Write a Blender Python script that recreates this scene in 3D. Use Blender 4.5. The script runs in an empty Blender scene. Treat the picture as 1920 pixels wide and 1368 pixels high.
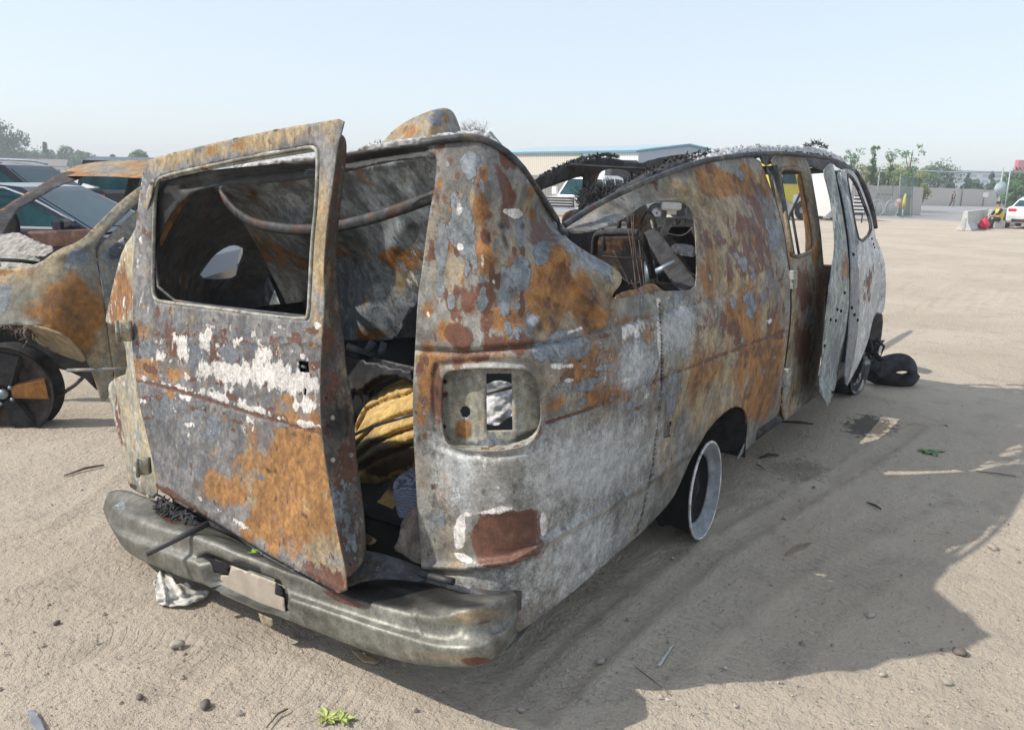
import bpy, bmesh, math, random
import numpy as np
from mathutils import Vector, Matrix, noise
from mathutils.geometry import delaunay_2d_cdt
random.seed(7); rng = np.random.default_rng(7)
SC = bpy.context.scene
COL = SC.collection

# ------------------------------------------------------------------ camera
YAW, PIT, ROLL, FPX = 0.5934, 0.2227, 0.0235, 1518.37
CAMP = np.array([-1.8423, -2.183, 1.6069])
Fv = np.array([math.cos(YAW)*math.cos(PIT), math.sin(YAW)*math.cos(PIT), -math.sin(PIT)])
R0 = np.array([math.sin(YAW), -math.cos(YAW), 0.0]); U0 = np.cross(R0, Fv)
Rv = R0*math.cos(ROLL)+U0*math.sin(ROLL); Uv = -R0*math.sin(ROLL)+U0*math.cos(ROLL)
cd = bpy.data.cameras.new("camera"); cam = bpy.data.objects.new("camera", cd); COL.objects.link(cam)
cam.matrix_world = Matrix(((Rv[0], Uv[0], -Fv[0], CAMP[0]), (Rv[1], Uv[1], -Fv[1], CAMP[1]),
                           (Rv[2], Uv[2], -Fv[2], CAMP[2]), (0, 0, 0, 1)))
cd.sensor_width = 36; cd.lens = FPX/1920*36; cd.clip_end = 3000; cd.clip_start = 0.05
SC.camera = cam
# ------------------------------------------------------------------ light
SUN = Vector((-0.76, 0.79, 1.0)).normalized()
W = bpy.data.worlds.new("World"); SC.world = W; W.use_nodes = True
wn = W.node_tree.nodes; wl = W.node_tree.links; wn.clear()
sky = wn.new('ShaderNodeTexSky'); sky.sky_type = 'NISHITA'; sky.sun_disc = False
sky.sun_elevation = math.asin(SUN.z); sky.sun_rotation = math.atan2(SUN.x, SUN.y)
sky.air_density = 1.0; sky.dust_density = 1.2; sky.ozone_density = 1.0; sky.altitude = 0
bg = wn.new('ShaderNodeBackground'); bg.inputs[1].default_value = 0.15
veil = wn.new('ShaderNodeMix'); veil.data_type = 'RGBA'; veil.inputs[0].default_value = .74; veil.inputs[7].default_value = (2.72, 2.98, 3.30, 1)
wl.new(sky.outputs[0], veil.inputs[6])
wo = wn.new('ShaderNodeOutputWorld'); wl.new(veil.outputs[2], bg.inputs[0]); wl.new(bg.outputs[0], wo.inputs[0])
sl = bpy.data.lights.new("sun", 'SUN'); sl.energy = 2.5; sl.angle = math.radians(0.6); sl.color = (1, 0.93, 0.84)
so = bpy.data.objects.new("sun", sl); COL.objects.link(so)
so.rotation_euler = SUN.to_track_quat('Z', 'Y').to_euler()
SC.view_settings.view_transform = 'Standard'; SC.view_settings.look = 'None'
SC.view_settings.exposure = 0.88; SC.view_settings.gamma = 1.0
SC.cycles.max_bounces = 6; SC.cycles.volume_bounces = 0

# ------------------------------------------------------------------ geometry helpers
def ray(px, py):
    px = np.asarray(px, float); py = np.asarray(py, float)
    return Fv + ((px-960)/FPX)[..., None]*Rv - ((py-684)/FPX)[..., None]*Uv
def at(px, py, t): return CAMP + ray(px, py)*t
def on(px, py, ax, val):
    k = 'xyz'.index(ax); d = ray(px, py); return CAMP + d*((val-CAMP[k])/d[k])
def depth(P): return float((np.asarray(P)-CAMP) @ Fv)
def proj(P):
    d = np.asarray(P, float)-CAMP; z = d @ Fv
    return 960+FPX*(d @ Rv)/z, 684-FPX*(d @ Uv)/z, z
def g2(px, py): return on(px, py, 'z', 0.0)
class Field:
    """smooth surface through real 3-D control points: inverse depth as thin plate spline"""
    def __init__(s, ctrl, lam=0.0):
        X = []; V = []
        for c in ctrl:
            if len(c) == 3: u, v_, z = proj(c); X.append((u, v_)); V.append(1/z)
            else:
                px, py, ax, val = c
                t = val if ax == 't' else depth(on(px, py, ax, val))
                X.append((px, py)); V.append(1/t)
        X = np.array(X)/500.; V = np.array(V); n = len(X)
        D = np.linalg.norm(X[:, None]-X[None], axis=2); K = D*D*np.log(D+1e-9)+np.eye(n)*lam
        P = np.c_[np.ones(n), X]; A = np.zeros((n+3, n+3)); A[:n, :n] = K; A[:n, n:] = P; A[n:, :n] = P.T
        A[n:, n:] = -1e-9*np.eye(3)
        s.s = np.linalg.lstsq(A, np.r_[V, 0, 0, 0], rcond=None)[0]; s.X = X
    def t(s, px, py):
        Q = np.c_[np.atleast_1d(px), np.atleast_1d(py)]/500.
        D = np.linalg.norm(Q[:, None]-s.X[None], axis=2)
        n = len(s.X)
        return 1/((D*D*np.log(D+1e-9)) @ s.s[:n] + np.c_[np.ones(len(Q)), Q] @ s.s[n:])
def pip(P, poly):
    x, y = P[:, 0], P[:, 1]; ins = np.zeros(len(P), bool); n = len(poly)
    for i in range(n):
        x0, y0 = poly[i]; x1, y1 = poly[(i+1) % n]
        c = ((y0 > y) != (y1 > y)); 
        with np.errstate(divide='ignore', invalid='ignore'):
            ins ^= c & (x < (x1-x0)*(y-y0)/(y1-y0)+x0)
    return ins
def chaikin(p, n=1, closed=True):
    p = [tuple(map(float, q)) for q in p]
    for _ in range(n):
        o = []; m = len(p)
        for i in range(m if closed else m-1):
            a = p[i]; b = p[(i+1) % m]
            o += [tuple(a[k]*.75+b[k]*.25 for k in range(len(a))), tuple(a[k]*.25+b[k]*.75 for k in range(len(a)))]
        if not closed: o = [p[0]]+o+[p[-1]]
        p = o
    return p
def subdiv(p, sp, closed=True):
    o = []; m = len(p)
    for i in range(m if closed else m-1):
        a = np.array(p[i], float); b = np.array(p[(i+1) % m], float); k = max(1, int(round(np.linalg.norm(b-a)/sp)))
        for j in range(k): o.append(tuple(a+(b-a)*j/k))
    if not closed: o.append(tuple(map(float, p[-1])))
    return o
def tri(outline, holes=(), sp=8, smooth=1, rag=0):
    def prep(l):
        l = chaikin(l, smooth) if smooth and len(l) > 5 else l
        l = subdiv(l, sp)
        if rag: l = [(x+random.uniform(-rag, rag), y+random.uniform(-rag, rag)) for x, y in l]
        return l
    loops = [prep(outline)]+[prep(h) for h in holes]
    V = []; Ed = []
    for l in loops:
        b = len(V); V += l; Ed += [(b+i, b+(i+1) % len(l)) for i in range(len(l))]
    o = np.array(loops[0]); x0, y0 = o.min(0); x1, y1 = o.max(0)
    gx, gy = np.meshgrid(np.arange(x0, x1, sp), np.arange(y0, y1, sp*.87)); gx = gx.copy(); gx[1::2] += sp/2
    G = np.c_[gx.ravel(), gy.ravel()]; G = G+rng.uniform(-sp*.12, sp*.12, G.shape)
    ok = pip(G, loops[0])
    for l in loops[1:]: ok &= ~pip(G, l)
    G = G[ok]; B = np.array(V); keep = np.ones(len(G), bool)
    for i in range(0, len(B)): keep &= ((G-B[i])**2).sum(1) > (sp*.45)**2
    V += [tuple(g) for g in G[keep]]
    r = delaunay_2d_cdt([Vector(q) for q in V], Ed, [], 0, 1e-6)
    P = np.array([(q.x, q.y) for q in r[0]]); T = [list(f) for f in r[2]]
    c = np.array([P[f].mean(0) for f in T]); ok = pip(c, loops[0])
    for l in loops[1:]: ok &= ~pip(c, l)
    return P, [f for f, k in zip(T, ok) if k]
def setp(o, label=None, cat=None, group=None, kind=None):
    for k, v_ in (('label', label), ('category', cat), ('group', group), ('kind', kind)):
        if v_: o[k] = v_
    return o
def empty(name, loc, label, cat, group=None, rz=0):
    o = bpy.data.objects.new(name, None); COL.objects.link(o); o.location = loc; o.rotation_euler = (0, 0, rz)
    return setp(o, label, cat, group)
def link(name, verts, faces, mat, parent=None, smooth=True, local=False):
    m = bpy.data.meshes.new(name)
    V = np.asarray(verts, float)
    if parent is not None and not local: V = V-np.array(root_loc(parent))
    m.from_pydata(V.tolist(), [], faces); m.update()
    if smooth: m.shade_smooth()
    if mat is not None:
        for mm in (mat if isinstance(mat, list) else [mat]): m.materials.append(mm)
    o = bpy.data.objects.new(name, m); COL.objects.link(o)
    if parent is not None: o.parent = parent
    return o
def root_loc(p):
    l = Vector((0, 0, 0))
    while p is not None: l += p.location; p = p.parent
    return l
def solid(o, th, off=-1):
    md = o.modifiers.new("solid", 'SOLIDIFY'); md.thickness = th; md.offset = off; return o
CH = {'O': (0, 0), 'W': (0, 1), 'B': (0, 2), 'L': (1, 0), 'Y': (1, 1), 'K': (1, 2), 'G': (0, 3)}
def paint(o, P, base, blobs):
    """stain and crease shade masks: P = 2-D coordinates of each vertex"""
    n = len(P); M = np.zeros((2, n, 4)); M[:, :, :] = 0
    for c, v_ in base.items(): M[CH[c][0], :, CH[c][1]] = v_
    for b in blobs:
        if b[0] == 'line':
            _, c, L, w_, s = b; L = np.array(L, float); dm = np.full(n, 1e9)
            for p0, p1 in zip(L[:-1], L[1:]):
                ab = p1-p0; k = np.clip(((P-p0) @ ab)/(ab @ ab), 0, 1); q = P-(p0+k[:, None]*ab); dm = np.minimum(dm, np.hypot(q[:, 0], q[:, 1]))
            i, k = CH[c]; M[i, :, k] = np.maximum(M[i, :, k], s*np.exp(-(dm/w_)**2)); continue
        c, px, py, rx, ry = b[:5]; ang = math.radians(b[5] if len(b) > 5 else 0); s = b[6] if len(b) > 6 else 1
        dx = P[:, 0]-px; dy = P[:, 1]-py
        u = (dx*math.cos(ang)+dy*math.sin(ang))/rx; w = (-dx*math.sin(ang)+dy*math.cos(ang))/ry
        f = np.exp(-(u*u+w*w)*.7); i, k = CH[c]
        if s >= 0: M[i, :, k] = np.maximum(M[i, :, k], s*f)
        else: M[i, :, k] *= 1+s*f
    for i, nm in enumerate(('mA', 'mB')):
        a = o.data.attributes.new(nm, 'FLOAT_COLOR', 'POINT'); a.data.foreach_set('color', M[i].ravel())
def bump_field(P3, amp, sc=3.0, seed=0):
    return np.array([noise.fractal(Vector(q)*sc+Vector((seed, 0, 0)), 1.0, 2.0, 3) for q in P3.tolist()])*amp
def sheet(name, outline, field, mat, parent, holes=(), sp=8, smooth=1, th=.003, base={}, blobs=(), rough=.004,
          creases=(), rag=0, seed=0, sc=3.0):
    """sheet metal whose outline and holes are traced and lifted onto a 3-D surface"""
    P, T = tri(outline, holes, sp, smooth, rag)
    t = field.t(P[:, 0], P[:, 1]) if isinstance(field, Field) else np.full(len(P), float(field))
    for line, w, d in creases:
        L = np.array(line, float); dm = np.full(len(P), 1e9); sd = np.zeros(len(P))
        for a, b in zip(L[:-1], L[1:]):
            ab = b-a; k = np.clip(((P-a) @ ab)/(ab @ ab), 0, 1); q = P-(a+k[:, None]*ab)
            dd = np.hypot(q[:, 0], q[:, 1]); m = dd < dm; dm[m] = dd[m]
        t = t + d*np.exp(-(dm/w)**2)
    X = CAMP+ray(P[:, 0], P[:, 1])*t[:, None]
    if rough: 
        b = bump_field(X, rough, sc, seed); X = X+(ray(P[:, 0], P[:, 1]))*b[:, None]
    F = []
    for f in T:
        a, b, c = X[f[0]], X[f[1]], X[f[2]]
        F.append(f if np.dot(np.cross(b-a, c-a), a-CAMP) < 0 else f[::-1])
    o = link(name, X, F, mat, parent)
    paint(o, P, base, blobs)
    if th: solid(o, th)
    return o
def tube_bm(bm, pts, r, seg=8, closed=False, flat=1.0):
    pts = [Vector(q) for q in pts]; n = len(pts); rings = []; up = Vector((0, 0, 1)); prev = None
    rr = r if isinstance(r, (list, tuple)) else [r]*n
    for i, q in enumerate(pts):
        a = pts[(i-1) % n] if (closed or i > 0) else pts[i]; b = pts[(i+1) % n] if (closed or i < n-1) else pts[i]
        d = (b-a).normalized() if (b-a).length > 1e-9 else Vector((1, 0, 0))
        s = d.cross(up) if prev is None else prev-d*prev.dot(d)
        if s.length < 1e-4: s = d.cross(Vector((1, 0, 0)))
        s.normalize(); prev = s; w = d.cross(s)
        rings.append([bm.verts.new(q+(s*math.cos(2*math.pi*k/seg)+w*math.sin(2*math.pi*k/seg)*flat)*rr[i]) for k in range(seg)])
    for i in range(n if closed else n-1):
        A, B = rings[i], rings[(i+1) % n]
        for k in range(seg): bm.faces.new((A[k], A[(k+1) % seg], B[(k+1) % seg], B[k]))
    if not closed:
        bm.faces.new(rings[0][::-1]); bm.faces.new(rings[-1])
def fin(name, bm, mat, parent=None, smooth=True, local=False, bev=0):
    if bev: bmesh.ops.bevel(bm, geom=bm.edges[:], offset=bev, segments=1, affect='EDGES')
    bmesh.ops.recalc_face_normals(bm, faces=bm.faces[:])
    m = bpy.data.meshes.new(name); 
    if parent is not None and not local: bmesh.ops.translate(bm, vec=-root_loc(parent), verts=bm.verts[:])
    bm.to_mesh(m); bm.free()
    if smooth: m.shade_smooth()
    for mm in (mat if isinstance(mat, list) else [mat]): m.materials.append(mm)
    o = bpy.data.objects.new(name, m); COL.objects.link(o)
    if parent is not None: o.parent = parent
    return o
def tube(name, pts, r, mat, parent=None, seg=8, closed=False, flat=1.0, local=False, cat=0, **k):
    if cat: pts = chaikin([tuple(q) for q in pts], cat, closed)
    bm = bmesh.new(); tube_bm(bm, pts, r, seg, closed, flat); return fin(name, bm, mat, parent, local=local, **k)
def box_bm(bm, c, s, rz=0, M=None):
    r = bmesh.ops.create_cube(bm, size=1); v = r['verts']
    T = Matrix.Translation(Vector(c)) @ Matrix.Rotation(rz, 4, 'Z') @ (M or Matrix()) @ Matrix.Diagonal((s[0], s[1], s[2], 1))
    bmesh.ops.transform(bm, matrix=T, verts=v); return v
def box(name, c, s, mat, parent=None, rz=0, bev=0, M=None, local=False, smooth=False):
    bm = bmesh.new(); box_bm(bm, c, s, rz, M); return fin(name, bm, mat, parent, smooth, local, bev)
def lathe_bm(bm, prof, M, seg=32):
    """prof: (axial, radius) points; axis = local Z of M"""
    rings = []
    for a, r in prof:
        rings.append([bm.verts.new(M @ Vector((r*math.cos(2*math.pi*k/seg), r*math.sin(2*math.pi*k/seg), a))) for k in range(seg)])
    for A, B in zip(rings[:-1], rings[1:]):
        for k in range(seg): bm.faces.new((A[k], A[(k+1) % seg], B[(k+1) % seg], B[k]))
    return rings
def lathe(name, prof, M, mat, parent=None, seg=32, local=False):
    bm = bmesh.new(); lathe_bm(bm, prof, M, seg); return fin(name, bm, mat, parent, local=local)

# ------------------------------------------------------------------ materials
class NT:
    def __init__(s, name):
        s.m = bpy.data.materials.new(name); s.m.use_nodes = True; s.n = s.m.node_tree.nodes; s.l = s.m.node_tree.links
        s.b = s.n['Principled BSDF']; s.co = s.n.new('ShaderNodeTexCoord')
    def put(s, sock, v_):
        if hasattr(v_, 'is_output') or isinstance(v_, bpy.types.NodeSocket): s.l.new(v_, sock)
        elif isinstance(v_, (tuple, list)): sock.default_value = tuple(v_)+(1,)*(len(sock.default_value)-len(v_))
        else: sock.default_value = v_
    def math(s, op, a, b=0, c=None, clamp=False):
        n = s.n.new('ShaderNodeMath'); n.operation = op; n.use_clamp = clamp; s.put(n.inputs[0], a); s.put(n.inputs[1], b)
        if c is not None: s.put(n.inputs[2], c)
        return n.outputs[0]
    def mix(s, f, a, b, mode='MIX'):
        n = s.n.new('ShaderNodeMix'); n.data_type = 'RGBA'; n.blend_type = mode
        s.put(n.inputs[0], f); s.put(n.inputs[6], a); s.put(n.inputs[7], b); return n.outputs[2]
    def noise(s, scale, detail=4, rough=.6, vec=None, dist=0, col=False):
        n = s.n.new('ShaderNodeTexNoise'); n.inputs['Scale'].default_value = scale; n.inputs['Detail'].default_value = detail
        n.inputs['Roughness'].default_value = rough; n.inputs['Distortion'].default_value = dist
        s.l.new(vec if vec is not None else s.co.outputs['Object'], n.inputs['Vector']); return n.outputs[1 if col else 0]
    def map(s, scale=(1, 1, 1), loc=(0, 0, 0), vec=None):
        n = s.n.new('ShaderNodeMapping'); n.inputs['Scale'].default_value = scale; n.inputs['Location'].default_value = loc
        s.l.new(vec if vec is not None else s.co.outputs['Object'], n.inputs['Vector']); return n.outputs[0]
    def step(s, x, lo, hi):
        n = s.n.new('ShaderNodeMapRange'); n.interpolation_type = 'SMOOTHSTEP'; s.put(n.inputs[0], x)
        s.put(n.inputs[1], lo); s.put(n.inputs[2], hi); return n.outputs[0]
    def attr(s, nm):
        n = s.n.new('ShaderNodeAttribute'); n.attribute_name = nm; return n
    def sep(s, c):
        n = s.n.new('ShaderNodeSeparateColor'); s.l.new(c, n.inputs[0]); return n.outputs
    def bump(s, h, strength=.3, dist=.01, prev=None):
        n = s.n.new('ShaderNodeBump'); n.inputs['Strength'].default_value = strength; n.inputs['Distance'].default_value = dist
        s.l.new(h, n.inputs['Height'])
        if prev is not None: s.l.new(prev, n.inputs['Normal'])
        return n.outputs[0]
    def done(s, col=None, rough=None, metal=None, normal=None, spec=None):
        if col is not None: s.put(s.b.inputs['Base Color'], col)
        if rough is not None: s.put(s.b.inputs['Roughness'], rough)
        if metal is not None: s.put(s.b.inputs['Metallic'], metal)
        if normal is not None: s.l.new(normal, s.b.inputs['Normal'])
        if spec is not None: s.put(s.b.inputs['Specular IOR Level'], spec)
        return s.m
PAL = dict(G0=(.14, .135, .125), G1=(.29, .29, .27), O=(.34, .165, .055), O2=(.17, .088, .04), W=(.74, .72, .69), B=(.10, .045, .033),
           B2=(.17, .08, .05), L=(.135, .158, .18), L2=(.25, .275, .295), Y=(.36, .28, .165), Y2=(.215, .17, .105), K=(.018, .018, .02))
def rust(name, amp=1.0, scale=7.0, pal={}, metal=.15, rough=(.45, .85), tint=1.0, edge=.55, streak=(1, 1, .6)):
    p = dict(PAL); p.update(pal); n = NT(name)
    vec = n.map(streak)
    wv = n.noise(scale*.6, 2, .5, vec, col=True)
    va = n.n.new('ShaderNodeVectorMath'); va.operation = 'MULTIPLY_ADD'; n.l.new(wv, va.inputs[0])
    va.inputs[1].default_value = (.045, .045, .045); n.l.new(vec, va.inputs[2]); wvec = va.outputs[0]
    A = n.sep(n.noise(scale, 7, .62, wvec, col=True)); B = n.sep(n.noise(scale*2.4, 7, .62, n.map((1, 1, 1), (5, 3, 1), wvec), col=True))
    fine = n.noise(scale*14, 4, .7); mid = n.noise(scale*4, 4, .65)
    a1 = n.attr('mA'); a2 = n.attr('mB'); mA = n.sep(a1.outputs[0]); mB = n.sep(a2.outputs[0])
    def fac(m, nz, w=.035, am=amp):
        x = n.math('ADD', m, n.math('MULTIPLY', n.math('SUBTRACT', nz, .5), 2*am))
        return n.step(x, .5-w, .5+w), x
    def rim(x, lo=.5, w=.045):
        return n.math('SUBTRACT', 1, n.math('DIVIDE', n.math('ABSOLUTE', n.math('SUBTRACT', x, lo-.02)), w, clamp=True), clamp=True)
    mm = n.math('ADD', n.math('MULTIPLY', A[0], .5), n.math('MULTIPLY', B[0], .5))
    c = n.mix(n.step(mm, .42, .58), p['G0'], p['G1'])
    fY, xY = fac(mB[1], A[1], .24); c = n.mix(fY, c, n.mix(n.step(B[1], .4, .6), p['Y'], p['Y2']))
    fO, xO = fac(mA[0], A[2], .17); c = n.mix(fO, c, n.mix(n.step(B[2], .38, .62), p['O'], p['O2']))
    fB, xB = fac(mA[2], B[0], .05); c = n.mix(fB, c, n.mix(mid, p['B'], p['B2']))
    fL, xL = fac(mB[0], B[1], .025); c = n.mix(fL, c, n.mix(n.step(mid, .35, .65), p['L'], p['L2']))
    dark = n.math('MAXIMUM', rim(xL), n.math('MULTIPLY', rim(xB), .7))
    c = n.mix(n.math('MULTIPLY', dark, edge), c, (.04, .03, .025))
    whi = n.math('ADD', n.math('MULTIPLY', A[0], .4), n.math('MULTIPLY', B[2], .6))
    ash = n.math('ADD', a1.outputs['Alpha'], n.math('ADD', n.math('MULTIPLY', n.math('SUBTRACT', fine, .5), .9), n.math('MULTIPLY', n.math('SUBTRACT', B[2], .5), .9)))
    c = n.mix(n.math('MULTIPLY', n.step(ash, .25, .80), .9), c, n.mix(mid, (.38, .41, .42), (.60, .62, .62)))
    fW, xW = fac(mA[1], whi, .06); c = n.mix(n.math('MULTIPLY', rim(xW), .5*edge), c, (.10, .05, .03))
    c = n.mix(fW, c, n.mix(n.step(fine, .42, .72), p['W'], tuple(.55*q for q in p['W'])))
    kk = n.math('ADD', n.math('MULTIPLY', A[1], .5), n.math('MULTIPLY', B[0], .5))
    fK, xK = fac(mB[2], kk, .2); c = n.mix(n.math('MULTIPLY', fK, .93), c, p['K'])
    sp = n.noise(scale*30, 3, .8)
    c = n.mix(1, c, n.mix(n.step(sp, .35, .65), (.80, .80, .80), (1.12, 1.12, 1.12)), 'MULTIPLY')
    sp2 = n.noise(scale*5, 5, .65)
    c = n.mix(1, c, n.mix(n.step(sp2, .32, .68), (.74, .72, .70), (1.2, 1.2, 1.2)), 'MULTIPLY')
    c = n.mix(1, c, n.mix(n.step(n.noise(scale*.35, 3, .6), .3, .7), (.8*tint,)*3, (1.15*tint,)*3), 'MULTIPLY')
    ring = n.math('SUBTRACT', 1, n.math('DIVIDE', n.math('ABSOLUTE', n.math('SUBTRACT', n.noise(scale*1.7, 4, .6, n.map((1, 1, 1), (9, 2, 7), wvec)), .5)), .007), clamp=True)
    c = n.mix(n.math('MULTIPLY', ring, edge*.9), c, (.045, .035, .03))
    sk = n.step(n.noise(scale*3.5, 3, .6, n.map((1, 1, .12))), .58, .72)
    c = n.mix(n.math('MULTIPLY', sk, .18), c, (.09, .06, .045))
    ro = n.math('ADD', rough[0], n.math('MULTIPLY', mid, rough[1]-rough[0])); ro = n.math('ADD', ro, n.math('MULTIPLY', fO, .15))
    h = n.math('ADD', n.math('MULTIPLY', fW, .5), n.math('ADD', n.math('MULTIPLY', fL, .35), n.math('MULTIPLY', fine, .5)))
    h = n.math('ADD', h, n.math('MULTIPLY', mid, .6))
    nb = n.bump(h, .55, .004)
    nb = n.bump(n.noise(5, 3, .5), .35, .03, nb)
    return n.done(c, ro, metal, nb)
def plain(name, col, rough=.6, metal=0, var=.25, sc=8, bump=0, col2=None, bs=40, spec=None):
    n = NT(name); nz = n.noise(sc, 5, .65)
    c = n.mix(n.step(nz, .3, .7), tuple(q*(1-var) for q in col), col2 or tuple(min(1, q*(1+var)) for q in col))
    nb = n.bump(n.noise(bs, 4, .7), bump, .005) if bump else None
    return n.done(c, rough, metal, nb, spec)
M_rust = rust('burnt_steel', scale=5, amp=.9, streak=(1, 1, .75))
M_rust2 = rust('burnt_steel_door', scale=11, amp=1.0, streak=(1, 1, .8), pal=dict(O=(.36, .19, .065), O2=(.24, .12, .045), Y=(.40, .31, .18), Y2=(.27, .21, .12), G0=(.12, .12, .125), G1=(.24, .24, .24), L=(.12, .14, .165), L2=(.19, .215, .24)))
M_pale = rust('burnt_steel_pale', scale=8, streak=(1, 1, 1), pal=dict(G0=(.22, .22, .19), G1=(.40, .40, .35), Y=(.44, .36, .22), Y2=(.34, .30, .2)))  # paler grey and ochre version of the burnt steel
M_dark = rust('sooty_steel', scale=6, tint=.8, pal=dict(G0=(.035, .037, .04), G1=(.10, .115, .125)), streak=(1, 1, 1))
M_inner = rust('heat_blued_steel', scale=5, tint=1, pal=dict(G0=(.11, .13, .145), G1=(.32, .37, .40)), streak=(1, 1, 1), rough=(.35, .7))
M_bump = rust('bumper_steel', scale=4, amp=.6, pal=dict(G0=(.105, .105, .09), G1=(.21, .21, .185)), metal=.45, rough=(.42, .65), streak=(1, .3, 1), edge=.15)
M_white = rust('scorched_white_paint', scale=4, amp=.8, pal=dict(G0=(.48, .49, .49), G1=(.70, .71, .71)), streak=(1, 1, 1))
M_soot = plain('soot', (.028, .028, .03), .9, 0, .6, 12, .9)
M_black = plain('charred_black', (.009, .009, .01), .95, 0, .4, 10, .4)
M_ash = plain('white_ash', (.52, .52, .52), .95, 0, .5, 25, .8, None, 60)
M_char = plain('charred_fibre', (.035, .035, .037), .95, 0, .6, 20)
M_wire = plain('burnt_wire', (.13, .10, .08), .7, .3, .5, 20)
M_steelgrey = plain('grey_steel', (.20, .24, .27), .45, .5, .3, 8, .2)

# ================================================================== GROUND
def nonuni(lo, hi, step, far, g=1.12):
    a = list(np.arange(lo, hi, step)); s = step; x = a[-1]
    while x < far: s *= g; x += s; a.append(x)
    s = step; x = a[0]; b = []
    while x > -far: s *= g; x -= s; b.append(x)
    return np.array(b[::-1]+a)
def W2(px, py): q = on(px, py, 'z', 0.0); return (q[0], q[1])
TRACKS = [([W2(760, 1368), W2(930, 1290), W2(1080, 1150), W2(1180, 1060)], .10, .006), ([W2(1330, 1368), W2(1420, 1240), W2(1560, 1110), W2(1750, 1010), W2(1900, 960)], .11, .006), ([W2(250, 1368), W2(330, 1300), W2(420, 1220), W2(560, 1180)], .09, .006), ([W2(-40, 1130), W2(60, 1120), W2(200, 1060), W2(280, 1060)], .10, .006), ([W2(1010, 1330), W2(1130, 1205), W2(1250, 1105), W2(1340, 1030), W2(1450, 965), W2(1600, 880), W2(1720, 800)], .07, .012),
          ([W2(930, 1345), W2(1090, 1180), W2(1230, 1060), W2(1340, 985), W2(1430, 940)], .06, .009),
          ([W2(1100, 1368), W2(1240, 1230), W2(1380, 1120), W2(1560, 1010), W2(1760, 930)], .09, .006),
          ([W2(-60, 1040), W2(120, 1000), W2(200, 940), W2(300, 860)], .10, .008),
          ([W2(-40, 1250), W2(200, 1190), W2(430, 1240), W2(700, 1368)], .10, .006),
          ([W2(1660, 545), W2(1760, 535), W2(1900, 540)], .25, .02), ([W2(1680, 600), W2(1800, 565), W2(1920, 550)], .2, .02)]
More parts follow.
